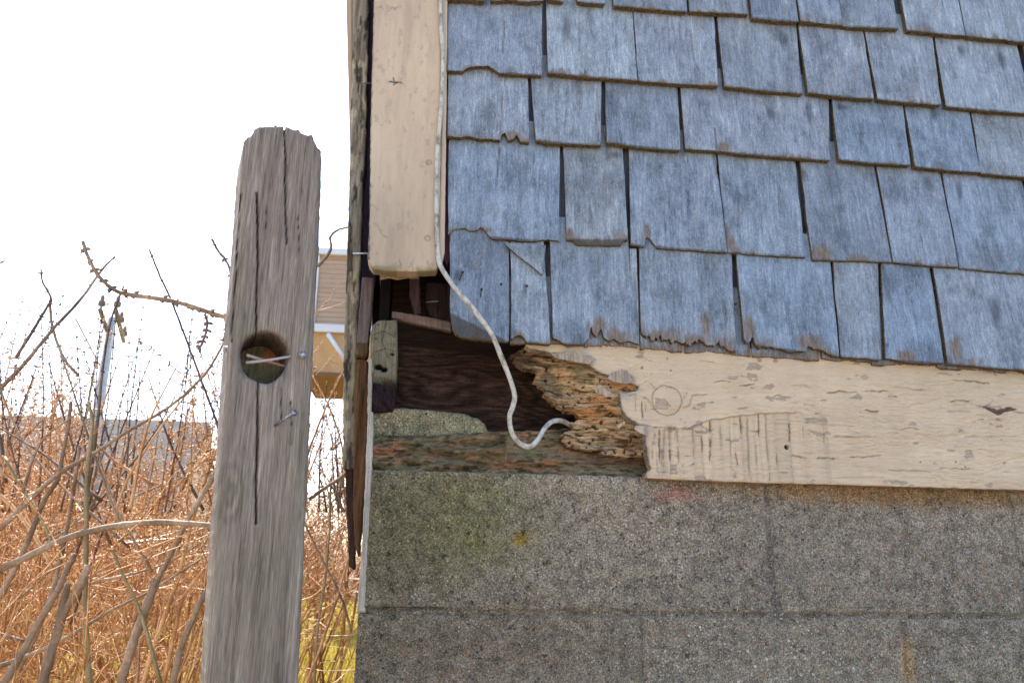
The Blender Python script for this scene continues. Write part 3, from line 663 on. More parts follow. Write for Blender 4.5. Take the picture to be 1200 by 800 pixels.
def rp_c(X, Z):
    d = rot_base(X, Z); v = Z+.10*X; wq = v+.018*fbm(X*14, Z*14, 162)
    a1 = fbm(X*26, Z*60, 171); a2 = fbm(X*30+9, Z*40, 172); n = fbm(X*60, wq*330, 173, 4)
    tan = np.array((.56, .38, .21)); orng = np.array((.68, .33, .13)); grn = np.array((.24, .20, .09)); gry = np.array((.36, .28, .205)); dk = np.array((.06, .035, .02))
    c = tan[None]*(.6+.8*n[:, None])
    p = P3(685, 450, -.006); m = sm(.42, .62, a1)*np.exp(-((X-p[0]-.0)/.06)**2-((Z-p[2])/.03)**2)*1.2; m = np.clip(m, 0, 1); c = c*(1-m[:, None])+orng*m[:, None]
    m = sm(.52, .66, a1)*.6; c = c*(1-m[:, None])+orng*m[:, None]
    p = P3(655, 435, -.006); m = np.clip(sm(.40, .58, a2)*np.exp(-((X-p[0])/.05)**2-((Z-p[2])/.025)**2)*1.3, 0, 1); c = c*(1-m[:, None])+grn*m[:, None]
    m = sm(.50, .7, a2)*.45; c = c*(1-m[:, None])+gry*m[:, None]
    m = (1-sm(.30, .42, n)); c = c*(1-.75*m[:, None])+dk*.75*m[:, None]
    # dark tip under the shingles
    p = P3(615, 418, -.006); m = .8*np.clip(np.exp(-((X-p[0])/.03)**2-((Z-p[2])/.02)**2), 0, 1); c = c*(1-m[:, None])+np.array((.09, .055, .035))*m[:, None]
    wh = sm(.72, .78, fbm(X*170, Z*190, 165, 2)); c = c*(1-.8*wh[:, None])
    return np.clip(c, 0, 1)
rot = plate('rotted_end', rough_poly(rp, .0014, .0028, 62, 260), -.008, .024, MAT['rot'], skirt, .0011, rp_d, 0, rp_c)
rot['label'] = 'crumbling orange brown rot in layers'
def chip(pts, Y, colr, seed, tilt=.006):
    w2 = rough_poly(XZ(pts, Y), .002, .0008, seed, 250); c0 = w2.mean(0)
    return plate('paint_chip', w2, Y, .0016, MAT['vertwood'], skirt, .0012, lambda X, Z: (c0[1]-Z)*tilt*30*.1+(c0[0]-X)*tilt*12+(fbm(X*90, Z*90, seed)-.5)*.003, 0,
                 lambda X, Z: np.array(colr)[None]*(.75+.5*fbm(X*120, Z*60, seed))[:, None])
chip([(646, 414), (672, 412), (697, 421), (690, 427), (676, 424), (660, 421), (652, 419)], -.024, (.36, .28, .205), 71)
chip([(716, 437), (727, 433), (735, 434), (741, 448), (733, 450), (720, 447), (712, 443)], -.026, (.36, .28, .205), 72)
chip([(700, 452), (708, 454), (716, 460), (722, 466), (712, 465), (702, 460)], -.022, (.36, .28, .205), 73)
chip([(697, 458), (701, 450), (704, 451), (699, 460)], -.026, (.36, .30, .24), 74)
chip([(745, 498), (757, 501), (759, 511), (750, 507), (743, 502)], -.021, (.45, .36, .27), 75)
chip([(722, 499), (731, 493), (733, 495), (726, 502)], -.022, (.50, .33, .20), 76)

# --- shingles
ZW = 0
def shingle(bot, tl, tr, rag=0., seed=0, fray=(), stain=(), ext=.045, yb=-.0262, thick=.0095, crack=(), label=None, parent=house, res=.0021):
    """bot: lower outline (px, left to right); tl/tr: where the edges meet the course above (px)"""
    B = XZ(bot, yb+.001); TL = XZ([tl], -.014)[0]; TR = XZ([tr], -.014)[0]
    el = TL-B[0]; el = el/np.linalg.norm(el); er = TR-B[-1]; er = er/np.linalg.norm(er)
    pts = []
    for i in range(len(B)-1):
        L = np.linalg.norm(B[i+1]-B[i]); k = max(1, int(L/.0016))
        for j in range(k):
            q = B[i]+(B[i+1]-B[i])*j/k; u = q[0]*420; a_ = (fbm(np.array([u*.35]), np.array([seed*3.1]), seed, 3)[0]-.5)
            rg = rag*max(0, fbm(np.array([q[0]*30]), np.array([1.]), seed+5, 2)[0]-.36)*5
            sp = fbm(np.array([q[0]*520]), np.array([seed*1.7]), seed+9, 2)[0]
            pts.append((q[0], q[1]+a_*.0022+rg*(.004+.010*sp)))
    pts.append(tuple(B[-1]))
    right = [tuple(TR+er*ext), ]; left = [tuple(TL+el*ext)]
    # slightly irregular long edges
    def edge(a_, b_, sd):
        o_ = []
        for j in range(1, 22):
            t_ = j/22; q = np.array(a_)*(1-t_)+np.array(b_)*t_; o_.append((q[0]+(fbm(np.array([q[1]*22]), np.array([sd*2.2]), sd, 3)[0]-.5)*.0026, q[1]))
        return o_
    poly = pts+edge(pts[-1], right[0], seed+31)+right+left+edge(left[0], pts[0], seed+57)
    poly = np.array(poly)
    zb0, zb1 = B[0][1], B[-1][1]; xb0, xb1 = B[0][0], B[-1][0]; H = max(.09, ((TL[1]-zb0)+(TR[1]-zb1))/2)
    def hh(X, Z): return np.clip((Z-(zb0+(zb1-zb0)*np.clip((X-xb0)/(xb1-xb0+1e-6), 0, 1)))/H, -.1, 1.6)
    warp = (random.random()-.5)*.0016; tw = (random.random()-.5)*.002
    def slope(X, Z):
        h = hh(X, Z); u = (X-xb0)/(xb1-xb0+1e-6)-.5
        return yb+h*.0125+warp*np.sin(h*3)+tw*u*(1-h)*2-.0015*(u*2)**2*(1-h)*(seed % 3-.5)
    def disp(X, Z):
        s_ = seed*1.37; r = (fbm(X*75+s_, Z*8, seed+2, 4)-.5)*.0017
        for pl in crack: r += .004*np.exp(-(dline(X+(fbm(X*10, Z*60, 3)-.5)*.004, Z, XZ(pl, yb))/.0010)**2)
        return r
    def colf(X, Z):
        h = hh(X, Z); s_ = seed*1.37
        n = fbm(X*180+s_, Z*30, seed+3, 3); b = fbm(X*24+s_, Z*20, seed+4, 3)
        R_ = np.zeros_like(X); G_ = np.zeros_like(X)
        e = 1-sm(.0, .07+.20*rag, h+(n-.5)*.20); R_ = np.maximum(R_, e*sm(.50-.2*rag, .66-.1*rag, b)*.85)
        for (x, y, rx, ry) in fray:
            p = P3(x, y, yb); d = np.hypot((X-p[0])/(rx*.0013), (Z-p[2])/(ry*.0013)); R_ = np.maximum(R_, .9*(1-sm(.5, 1.15, d+(n-.5)*1.1)))
        for (x, y, rx, ry) in stain:
            p = P3(x, y, yb); d = np.hypot((X-p[0])/(rx*.0013), (Z-p[2])/(ry*.0013)); G_ = np.maximum(G_, .75*(1-sm(.2, 1.2, d+(n-.5)*.8)))
        if seed % 3 == 1:
            q = xb0+(xb1-xb0)*(.2+.6*((seed*37 % 100)/100)); G_ = np.maximum(G_, .42*np.exp(-((X-q)/.006)**2)*sm(.3, .9, h)*sm(.35, .6, n+.1))
        for pl in crack: R_ = np.maximum(R_, .8*np.exp(-(dline(X, Z, XZ(pl, yb))/.0009)**2))
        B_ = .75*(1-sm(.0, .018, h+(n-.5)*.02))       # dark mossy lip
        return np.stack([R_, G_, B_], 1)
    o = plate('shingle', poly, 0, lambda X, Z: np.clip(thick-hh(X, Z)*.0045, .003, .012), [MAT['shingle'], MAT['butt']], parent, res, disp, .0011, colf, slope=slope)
    if label: o['label'] = label
    return o
sd = 0
def sh(*a_, **k):
    global sd; sd += 1; k.setdefault('seed', sd); return shingle(*a_, **k)
# course above the frame and course A
xs = 524
for wpx in (62, 66, 60, 78, 70, 60, 84, 72, 66, 92, 80, 70, 88, 76, 90):
    y_ = -78+(xs-524)*.085; y2 = y_+wpx*.085; lean = (xs-600)*.0003*70
    sh([(xs, y_), (xs+wpx-4, y2)], (xs-lean*.9, y_-62), (xs+wpx-4-lean-1, y2-62), res=.006); xs += wpx
A = [(524, 568, 0, 2, .5), (575, 637, 2, 3, .9), (642, 660, 0, 2, .3), (676, 709, 3, 5, .9), (719, 805, 8, 15, 0), (808, 877, 14, 17, 0), (881, 936, 22, 26, 0), (938, 987, 26, 31, 0), (988, 1053, 31, 34, 0), (1063, 1131, 36, 43, 0), (1132, 1180, 43, 48, 0), (1181, 1262, 48, 56, 0), (1268, 1350, 56, 63, 0), (1356, 1440, 64, 72, 0)]
for (x0, x1, y0, y1, rg) in A:
    l0 = (x0-540)*.00031*95; l1 = (x1-540)*.00031*95
    bt = [(x0, y0), ((x0+x1)/2, (y0+y1)/2+random.uniform(-1, 1)), (x1, y1)]
    sh(bt, (x0-l0, y0-92), (x1-l1, y1-92), rag=rg*.6)
# B
sh([(524, 83), (542, 84), (546, 80), (556, 77), (573, 77), (580, 82), (586, 86), (600, 87), (635, 88)], (525, 3), (636, 3), fray=[(562, 80, 20, 5)], crack=[[(592, 20), (590, 60)]], label='shingle with an arched bite out of its lower edge')
sh([(642, 86), (690, 91), (747, 95)], (640, 0), (741, 10), stain=[(665, 30, 9, 25)])
sh([(748, 96), (800, 99), (841, 102)], (742, 12), (837, 18), fray=[(778, 97, 8, 6)])
sh([(849, 102), (895, 107), (941, 110)], (841, 18), (933, 26), stain=[(922, 42, 10, 16), (828, 30, 8, 16)])
sh([(947, 109), (985, 114), (1024, 117)], (936, 28), (1011, 34))
sh([(1028, 117), (1065, 121), (1102, 124)], (1013, 34), (1093, 43))
sh([(1109, 125), (1155, 130), (1212, 134)], (1096, 44), (1192, 52), stain=[(1130, 55, 7, 14), (1178, 65, 8, 18)])
sh([(1218, 135), (1300, 143)], (1200, 54), (1276, 60)); sh([(1306, 143), (1400, 152)], (1282, 60), (1370, 70))
# C
sh([(524, 162), (555, 164), (586, 166), (588, 158), (592, 156), (596, 165), (602, 163), (606, 157), (610, 166), (620, 167)], (525, 84), (619, 87), rag=.25, fray=[(602, 160, 16, 9)], crack=[[(589, 110), (587, 160)]], label='shingle with a frayed notch at its lower right')
sh([(628, 165), (640, 168), (670, 169), (704, 171)], (622, 88), (705, 94), crack=[[(699, 130), (702, 165)]])
sh([(711, 168), (755, 174), (797, 177)], (709, 94), (794, 100), fray=[(720, 175, 12, 6)], label='shingle with a small knot at its foot')
sh([(803, 175), (850, 178), (858, 180), (920, 185), (973, 188)], (798, 101), (971, 113), fray=[(849, 172, 10, 8)], stain=[(951, 130, 9, 25), (905, 130, 8, 14)], crack=[[(839, 150), (841, 178)]])
sh([(983, 188), (1025, 192), (1067, 194)], (975, 115), (1058, 121), stain=[(990, 122, 12, 6)])
sh([(1072, 196), (1110, 200), (1148, 203)], (1061, 122), (1136, 130), stain=[(1098, 128, 7, 14)])
sh([(1150, 203), (1195, 208), (1240, 212)], (1139, 131), (1225, 139)); sh([(1246, 212), (1330, 220)], (1230, 139), (1310, 147)); sh([(1336, 220), (1420, 228)], (1316, 147), (1395, 155))
# D
sh([(525, 275), (533, 269), (545, 270), (552, 274), (560, 271), (563, 267), (568, 269), (572, 275), (578, 281), (620, 283), (655, 284)], (526, 165), (656, 170), rag=.3, fray=[(540, 272, 22, 6), (568, 270, 10, 6)], crack=[[(586, 168), (583, 215)]], label='wide shingle with a ragged lower left edge')
sh([(664, 281), (673, 283), (675, 287), (700, 288), (727, 288), (731, 283), (735, 282)], (660, 171), (730, 174), fray=[(668, 277, 6, 12), (733, 280, 5, 8)], stain=[(722, 178, 12, 8)], label='narrow shingle with clipped lower corners')
sh([(739, 287), (755, 290), (757, 279), (761, 279), (765, 284), (770, 291), (800, 293), (852, 297)], (737, 174), (839, 181), fray=[(759, 272, 6, 14)], crack=[[(843, 190), (850, 240)]], label='shingle with a stepped crack at its lower left')
sh([(853, 296), (900, 300), (944, 302)], (841, 181), (932, 187), fray=[(842, 275, 14, 22), (855, 285, 9, 12)], stain=[(948, 205, 6, 12)])
sh([(952, 305), (1000, 306), (1045, 308)], (938, 190), (1025, 194), fray=[(962, 297, 20, 12)], stain=[(945, 200, 8, 14)])
sh([(1046, 308), (1090, 312), (1122, 314)], (1028, 195), (1102, 202), stain=[(1093, 212, 8, 14)])
sh([(1125, 315), (1170, 319), (1222, 323)], (1105, 204), (1198, 210), stain=[(1128, 218, 6, 22)]); sh([(1228, 324), (1310, 331)], (1205, 211), (1285, 218)); sh([(1316, 331), (1400, 338)], (1290, 218), (1370, 226))
# starter layer showing below course E
for (x0, x1, y0, y1) in ((598, 684, 403, 405), (685, 747, 408, 409), (750, 800, 410, 413), (802, 880, 414, 418), (882, 960, 419, 423), (963, 1020, 424, 426), (1022, 1096, 428, 431), (1098, 1180, 432, 437), (1181, 1300, 437, 445), (1302, 1400, 445, 452)):
    o = sh([(x0, y0), ((x0+x1)/2, (y0+y1)/2+.6), (x1, y1)], (x0-4, y0-95), (x1-6, y1-95), yb=-.0225, thick=.006, ext=-.02, rag=.3, fray=[(x0+(x1-x0)*f_, (y0+y1)/2-2, 14, 8) for f_ in (.1, .4, .7, 1)])
    o.name = 'starter_shingle'
# E
sh(bot=[(528, 368), (530, 385), (534, 392), (543, 396), (560, 398), (580, 400), (596, 401)], tl=(527, 276), tr=(596, 283), yb=-.0325, stain=[(536, 320, 6, 12)], label='shingle with rusty nails at its upper left and a rounded foot', fray=[(560, 399, 40, 3)])
sh(bot=[(599, 399), (603, 394), (609, 392), (614, 395), (618, 402), (645, 404)], tl=(598, 284), tr=(636, 285), yb=-.0325, fray=[(608, 394, 10, 5)], label='narrow shingle with a notch in its foot', stain=[(616, 336, 4, 12)])
sh(bot=[(648, 403), (683, 404), (690, 396), (693, 380), (695, 389), (699, 394), (705, 384), (708, 396), (714, 401), (722, 400), (727, 404), (736, 399), (748, 405)], tl=(644, 284), tr=(736, 289), yb=-.0325, rag=.5, fray=[(700, 385, 12, 16), (725, 395, 22, 12)], label='wide shingle with a torn fringed lower edge')
sh(bot=[(752, 404), (757, 406), (764, 410), (771, 405), (778, 408), (786, 408), (792, 405), (800, 407), (803, 404), (810, 409), (820, 408), (826, 408), (834, 409), (840, 412), (863, 413)], tl=(748, 290), tr=(856, 297), yb=-.0325, rag=.9, fray=[(775, 397, 24, 14), (815, 398, 18, 10), (828, 380, 8, 16)], label='shingle with a fringe of torn fibres along its foot')
sh(bot=[(872, 403), (875, 409), (880, 407), (882, 401), (886, 412), (905, 414), (925, 415), (937, 411), (945, 412), (947, 406), (953, 412), (965, 416), (983, 418)], tl=(861, 299), tr=(971, 305), yb=-.0325, rag=.4, fray=[(879, 385, 8, 22), (950, 402, 20, 14)], label='shingle with brown rot spots on its foot')
sh(bot=[(986, 418), (1010, 420), (1033, 422)], tl=(974, 306), tr=(1027, 309), yb=-.0325)
sh(bot=[(1038, 422), (1056, 423), (1066, 425), (1106, 426)], tl=(1031, 309), tr=(1087, 314), yb=-.0325, fray=[(1060, 417, 14, 8)], stain=[(1040, 404, 4, 4)], rag=.2)
sh(bot=[(1111, 427), (1128, 428), (1160, 431), (1225, 436)], tl=(1091, 315), tr=(1196, 322), yb=-.0325, fray=[(1120, 408, 8, 18)], stain=[(1170, 365, 10, 25)]); sh(bot=[(1231, 436), (1310, 443)], tl=(1205, 323), tr=(1280, 330), yb=-.0325); sh(bot=[(1316, 443), (1400, 450)], tl=(1286, 330), tr=(1365, 337), yb=-.0325)
# loose wedge and strip
for pts_, Y_, lb_ in (([(590, 284), (640, 287), (638, 300), (635, 322), (624, 312), (608, 300)], -.0300, 'small triangular split of shingle'), ([(738, 291), (746, 291), (749, 404), (742, 402)], -.0240, None)):
    o = plate('shingle_splinter', rough_poly(XZ(pts_, Y_), .002, .0005, 91, 200), Y_, .004, [MAT['shingle'], MAT['butt']], house, .0016, lambda X, Z: (fbm(X*80, Z*12, 9)-.5)*.001+(Z-.5)*.02, 0, lambda X, Z: np.zeros((len(X), 3)))
    if lb_: o['label'] = lb_
def nail_head(x, y, Y, r=.0022, m='rust', tail=None):
    t = Tubes(); p = P3(x, y, Y); q = p+np.array([0, -.0035, 0]); t.add([p, q], .0012, 6)
    t.add([q+np.array([0, -.0001, 0]), q+np.array([0, -.0012, 0])], r, 9)
    if tail: t.add([q, P3(tail[0], tail[1], Y-.006)], .0010, 6)
    t.build('nail', MAT[m], house)
for (x, y, tl_) in ((542, 320, (538, 329)), (564, 340, (563, 348)), (587, 334, None), (617, 336, None), (861, 357, None)): nail_head(x, y, -.0285, .0022, 'rust', tl_)

# --- loose cable
CP = [(515.5, -60, -.034), (516, 0, -.034), (517, 33, -.034), (519, 67, -.034), (518, 110, -.034), (515, 150, -.034), (512, 187, -.034), (511.5, 250, -.034), (513, 295, -.035), (517, 313, -.038), (533, 337, -.048), (549, 355, -.055), (563, 373, -.058), (577, 393, -.058), (587, 417, -.054), (597, 442, -.046), (603, 463, -.040),
      (601, 476, -.038), (597, 489, -.038), (600, 507, -.040), (609, 519, -.042), (621, 523, -.040), (631, 514, -.034), (638, 502, -.024), (647, 494, -.008), (658, 493, .012), (670, 499, .04), (686, 508, .065)]
t = Tubes(); pts = spline([P3(x, y, d) for x, y, d in CP], 7)
t.add(pts, np.array([(.0034 if p[2] > .62 else .0038)*(1+.05*math.sin(p[2]*90)) for p in pts]), 12); cb = t.build('cable', MAT['cable'])
tagp(cb, 'dirty white cable running down the corner board and looping loose over the rotten hole', 'cable')

# ------------------------------------------------------------------ fence post
PY = 0.; TH = math.radians(16.5); PO = np.array([P3(310, 500, -.17)[0], -.17])      # the post is turned a little on its foot
PEX = np.array([math.cos(TH), math.sin(TH)]); PEY = np.array([-math.sin(TH), math.cos(TH)])
def PL(x, y, dy):
    d = fw*FPX + rt*(x-600) + up*(400-y); t_ = (dy-PEY@(CAM[:2]-PO))/(PEY@d[:2]); q = CAM+d*t_
    return np.array([PEX@(q[:2]-PO), dy, q[2]])
post = empty('fence_post', (PO[0], PO[1], GZ)); post.rotation_euler = (0, 0, TH); WPOS['fence_post'] = np.array([0, 0, GZ])
tagp(post, 'weathered grey wooden post with a round hole and a jagged top beside the house', 'post')
def pz(pts): return np.array([[PL(x, y, 0.)[0], PL(x, y, 0.)[2]] for x, y in pts])
bl_, br_ = np.array(pz([(261, 500), (240, 800)])), np.array(pz([(364, 500), (350, 800)]))
dl = (bl_[1]-bl_[0])/(bl_[0][1]-bl_[1][1]); dr = (br_[1]-br_[0])/(br_[0][1]-br_[1][1])
LB = bl_[1]+dl*(bl_[1][1]-(GZ-.05)); RB = br_[1]+dr*(br_[1][1]-(GZ-.05))
top = pz([(378, 186), (377, 176), (371, 168), (366, 158), (362, 156.5), (356, 156), (350, 151), (343, 149), (336, 146), (334.6, 150), (333.6, 150), (332, 146), (328, 147), (323.5, 145), (319, 147.5), (312, 146.5), (309, 149), (302, 147), (298, 150), (295, 157), (290, 159), (286, 163)])
lft = pz([(281, 230), (276, 300), (271, 350), (261, 500), (252, 620), (240, 800)]); rgt = pz([(350, 800), (357.5, 650), (364, 500), (370.5, 350), (374.5, 290)])
ppoly = [tuple(LB), tuple(RB)]+[tuple(p) for p in rgt]+[tuple(p) for p in top]+[tuple(p) for p in lft]
ppoly = rough_poly(ppoly, .003, .0009, 81, 90)
hc = PL(310.5, 418, PY); r1 = PL(338.5, 418, PY)[0]-hc[0]; r2 = hc[2]-PL(310, 448, PY)[2]
hole = [(hc[0]+r1*math.cos(t_)*(1+.03*math.sin(3*t_)), hc[2]+r2*math.sin(t_)*(1+.03*math.cos(5*t_))) for t_ in np.linspace(0, 2*math.pi, 40)[:-1]]
CRK = [([(334, 146), (334, 200), (335.5, 285)], .0008, .010), ([(301, 226), (302, 300), (301.5, 350), (301, 392)], .0009, .012), ([(303, 447), (302.5, 500), (301, 560), (301, 613)], .0010, .016), ([(283, 225), (279, 270), (277, 320), (272, 400)], .0007, .006), ([(341, 470), (342, 500), (341, 520)], .0006, .003), ([(349, 250), (350, 300)], .0005, .002), ([(312, 240), (311, 280)], .0005, .002), ([(330, 455), (330, 490)], .0007, .004)]
def post_d(X, Z):
    r = (fbm(X*110, Z*6, 181, 4)-.5)*.004+(fbm(X*320, Z*18, 182, 3)-.5)*.0016
    for pl, w_, dp in CRK: r += dp*np.exp(-(dline(X+(fbm(X*8, Z*30, 184)-.5)*.003, Z, pz(pl))/w_)**2)
    k = pz([(269, 578)])[0]; d = np.hypot((X-k[0])/.010, (Z-k[1])/.020); d = d+(fbm(X*60, Z*40, 185)-.5)*.7; r += .0006*np.cos(d*7)*(d < 2)*np.clip(2-d, 0, 1)
    return r
def post_c(X, Z):
    n = fbm(X*90, Z*5, 191); g = fbm(X*14+2, Z*7, 192); n3 = fbm(X*240, Z*16, 193)
    c = (np.array((.90, .86, .78))[None]*(.82+.36*n[:, None]))
    gm = sm(.46, .66, g)*.5; c = c*(1-gm[:, None])+c*np.array((.90, .94, .80))*gm[:, None]
    lg = 1-sm(.26, .36, n3); c = c*(1-.3*lg[:, None])
    for pl, w_, dp in CRK: m = np.exp(-(dline(X+(fbm(X*8, Z*30, 184)-.5)*.003, Z, pz(pl))/(w_*1.1))**2); c = c*(1-.9*m[:, None])
    k = pz([(269, 578)])[0]; d = np.hypot((X-k[0])/.012, (Z-k[1])/.026)+(fbm(X*60, Z*40, 185)-.5)*.7; m = (1-sm(.8, 2.2, d))*sm(.3, .6, n3+.15); c = c*(1-m*(.12-.16*np.cos(d*7)))[:, None]
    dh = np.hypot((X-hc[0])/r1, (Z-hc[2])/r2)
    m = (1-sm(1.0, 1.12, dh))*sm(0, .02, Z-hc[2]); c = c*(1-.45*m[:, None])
    return np.clip(c, 0, 1.5)
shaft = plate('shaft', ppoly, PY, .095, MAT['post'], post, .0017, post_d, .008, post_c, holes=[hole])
# far end of the hole: a reddish rail tenon and old green wood
bk_ = PY+.082
def disc_c(X, Z):
    q = PL(330, 425, bk_); red = sm(.0, .004, .030-np.hypot(X-q[0]+.002, (Z-q[2]+.006)))*sm(-.003, .002, Z-q[2]+.004)
    n = fbm(X*70, Z*70, 195); c = np.array((.22, .19, .11))[None]*(.6+.8*n[:, None]); return c*(1-red[:, None])+np.array((.55, .19, .09))*red[:, None]*(.7+.6*n[:, None])
tn = [(hc[0]+(r1+.004)*math.cos(t_), hc[2]+(r2+.004)*math.sin(t_)) for t_ in np.linspace(0, 2*math.pi, 32)[:-1]]
plate('rail_tenon', tn, bk_, .02, MAT['vertwood'], post, .0025, None, 0, disc_c)['label'] = 'reddish rail end at the back of the hole'
t = Tubes(); t.add([PL(321, 499, PY+.004), PL(333, 491, PY-.020), PL(344, 484, PY-.038)], .0020, 8)
a_ = PL(344, 484, PY-.038); b_ = PL(346, 483, PY-.0405); t.add([a_, b_], .0042, 12); t.build('nail', MAT['nail'], post)['label'] = 'long bent nail standing out below the hole'
t = Tubes(); p = PL(353.5, 417, PY); t.add([p, p+np.array([0, -.007, 0])], .0026, 8); t.add([p+np.array([0, -.0069, 0]), p+np.array([0, -.010, 0])], .0048, 8); t.build('bolt', MAT['nail'], post)
t = Tubes(); p = PL(267, 409, PY+.02); t.add([p+np.array([.004, 0, 0]), p+np.array([-.006, 0, 0])], .004, 8); t.build('bolt', MAT['nail'], post)
for i, (a2, b2, lab, cc) in enumerate((((288, 425, .012), (341, 417.5, .004), 'pale dry stalk lying level across the hole of the post', (.36, .32, .30)), ((289, 416, .008), (339, 430, .03), 'thin brownish stalk slanting down across the hole of the post', (.34, .24, .18)))):
    t = Tubes(); pa = PL(a2[0], a2[1], PY+a2[2]); pb_ = PL(b2[0], b2[1], PY+b2[2]); mid = (pa+pb_)/2+np.array([0, 0, -.0008]); t.add(spline([pa, mid, pb_], 4), np.linspace(.0022, .0017, 9), 7)
    s = M('dry_stalk', .8); t.V = [np.stack([PO[0]+v[:, 0]*PEX[0]+v[:, 1]*PEY[0], PO[1]+v[:, 0]*PEX[1]+v[:, 1]*PEY[1], v[:, 2]], 1) for v in t.V]; o = t.build('stalk', s.out(cc)); tagp(o, lab, 'stalk', 'dry stalks stuck in the post hole')

# ------------------------------------------------------------------ shrubs
def m_twig(name, c1, c2, c3, rough=.5):
    s = M(name, rough, .5); n = s.noise((14, 14, 9), 4, .6); f = s.noise((200, 200, 200), 3, .6)
    c = s.ramp(n, [(.35, c1), (.52, c2), (.68, c3)]); return s.out(s.mix(1., c, s.ramp(f, [(.3, .7), (.65, 1.15)]), 'MULTIPLY'), f, .5, .001)
MAT['twig'] = m_twig('orange_brown_twig', (.26, .115, .042), (.60, .30, .115), (.80, .55, .28), .42)
MAT['bark'] = m_twig('grey_brown_bark', (.13, .08, .045), (.29, .19, .115), (.48, .34, .22), .7)
MAT['greenstem'] = m_twig('olive_stem', (.17, .125, .05), (.27, .20, .085), (.36, .28, .14), .5)
MAT['darktwig'] = m_twig('dark_twig', (.07, .04, .03), (.13, .075, .05), (.22, .13, .085), .6)
MAT['farbrush'] = m_twig('far_brush_twigs', (.22, .12, .06), (.36, .21, .11), (.5, .33, .2), .6)

def wander(p, d, L, n, curl, sag=0.):
    pts = [np.array(p, float)]; d = np.array(d, float); d /= np.linalg.norm(d); st = L/n
    for i in range(n):
        d = d+rng.normal(0, curl, 3)+np.array([0, 0, -sag*(i/n)]); d /= np.linalg.norm(d); pts.append(pts[-1]+d*st)
    return np.array(pts)
def add_buds(T, pts, r0_, gap, size):
    seg = np.linalg.norm(np.diff(pts, axis=0), axis=1); acc = rng.uniform(0, gap)
    for i in range(len(seg)):
        while acc < seg[i]:
            p = pts[i]+(pts[i+1]-pts[i])*acc/seg[i]; ax = (pts[i+1]-pts[i])/seg[i]; v = rng.normal(0, 1, 3); v -= ax*(v@ax); v /= np.linalg.norm(v)
            for s_ in (1, -1): T.bud(p, ax*.8+v*s_, size*rng.uniform(.8, 1.5), size*.36)
            acc += gap*rng.uniform(.7, 1.3)
        acc -= seg[i]
def clear(p):   # keep out of the house and the post
    if p[1] > -.02 and p[0] > -.035: return False
    if p[1] < .06: return False
    return True
def shrub(x, y, n, hmean, spread, label, lean=(0, 0), mat='twig', bud=True, group='bare twiggy shrubs behind the post'):
    root = empty('shrub', (x, y, GZ)); tagp(root, label, 'shrub', group)
    T = Tubes(); T2 = Tubes()
    for i in range(n):
        az = rng.uniform(0, 2*math.pi); r = abs(rng.normal(0, .16)); L = hmean*rng.uniform(.55, 1.18)
        p = np.array([x+r*math.cos(az), y+r*math.sin(az), GZ-.02]); d = np.array([math.cos(az)*spread*rng.uniform(.2, 1.3)+lean[0], math.sin(az)*spread*rng.uniform(.2, 1.3)+lean[1], 1.])
        pts = wander(p, d, L, 11, .115, rng.uniform(-.02, .09)); R = rng.uniform(.0024, .0085)*(1 if i % 3 else 1.25)
        if not all(clear(q) for q in pts):
            k_ = next(i_ for i_, q in enumerate(pts) if not clear(q)); pts = pts[:k_]
            if len(pts) < 4: continue
        rr = np.linspace(R, .0013, len(pts)); T.add(pts, rr, 5)
        for j in range(5, len(pts)-1):
            for _ in range(rng.randint(1, 5)):
                dd = (pts[j+1]-pts[j]); dd /= np.linalg.norm(dd); dd = dd+rng.normal(0, .55, 3); l2 = rng.uniform(.12, .5)*(1-.4*j/len(pts))
                q = wander(pts[j], dd, l2, 5, .19)
                if not all(clear(v) for v in q): continue
                T.add(q, np.linspace(min(rr[j]*.65, .0019), .0009, 6), 3, False)
                if bud and q[-1][2] > .12: add_buds(T2, q, .001, .028, .0075)
                if rng.rand() < .6:
                    q2 = wander(q[3], (q[4]-q[3])/np.linalg.norm(q[4]-q[3])+rng.normal(0, .6, 3), l2*.5, 3, .1)
                    if all(clear(v) for v in q2): T.add(q2, np.linspace(.0011, .0008, 4), 3, False)
        if bud and pts[-1][2] > .1: add_buds(T2, pts[5:], .001, .035, .009)
    o = T.build('branches', MAT[mat], root); o['kind'] = 'stuff'
    if T2.V: o = T2.build('buds', MAT[mat], root); o['kind'] = 'stuff'
    return root
def hero(pts, Y, w0, w1, mat, parent, buds=0, lab=None, k=8, dY=0., dens=.03):
    n_ = len(pts); P_ = spline([P3(x, y, Y+dY*i/(n_-1)) for i, (x, y) in enumerate(pts)], 6)
    dist = np.linalg.norm(P_-CAM, axis=1)/FPX; wd = np.linspace(min(w0, 3+w0*.55)+.4, min(w1, 3+w1*.5)+.4, len(P_))*.5*dist*(1+.06*rng.normal(0, 1, len(P_)))
    T = Tubes(); P_ = P_+rng.normal(0, .0003, P_.shape); T.add(P_, wd, k)
    if buds: add_buds(T, P_, 0, dens, buds)
    o = T.build('branch', MAT[mat], parent)
    if lab: o['label'] = lab
    return o
SH = []
specs = [(-.62, .75, 16, 1.25, .30, 'nearest bare shrub, low stems reaching up in front of the hedge beside the post'),
         (-1.15, 1.0, 26, 1.45, .34, 'bare shrub at the far left edge with grey forked stems'),
         (-.75, 1.7, 50, 1.42, .36, 'orange twigged shrub directly left of the post'),
         (-1.45, 1.9, 52, 1.5, .36, 'dense orange shrub below the utility pole'),
         (-2.0, 2.5, 60, 1.55, .36, 'dense orange shrub at the left edge of the picture, behind the grey forked one'),
         (-.42, 2.4, 44, 1.62, .24, 'slender twigged shrub in the gap between post and house')]
for sp_ in specs: SH.append(shrub(*sp_))
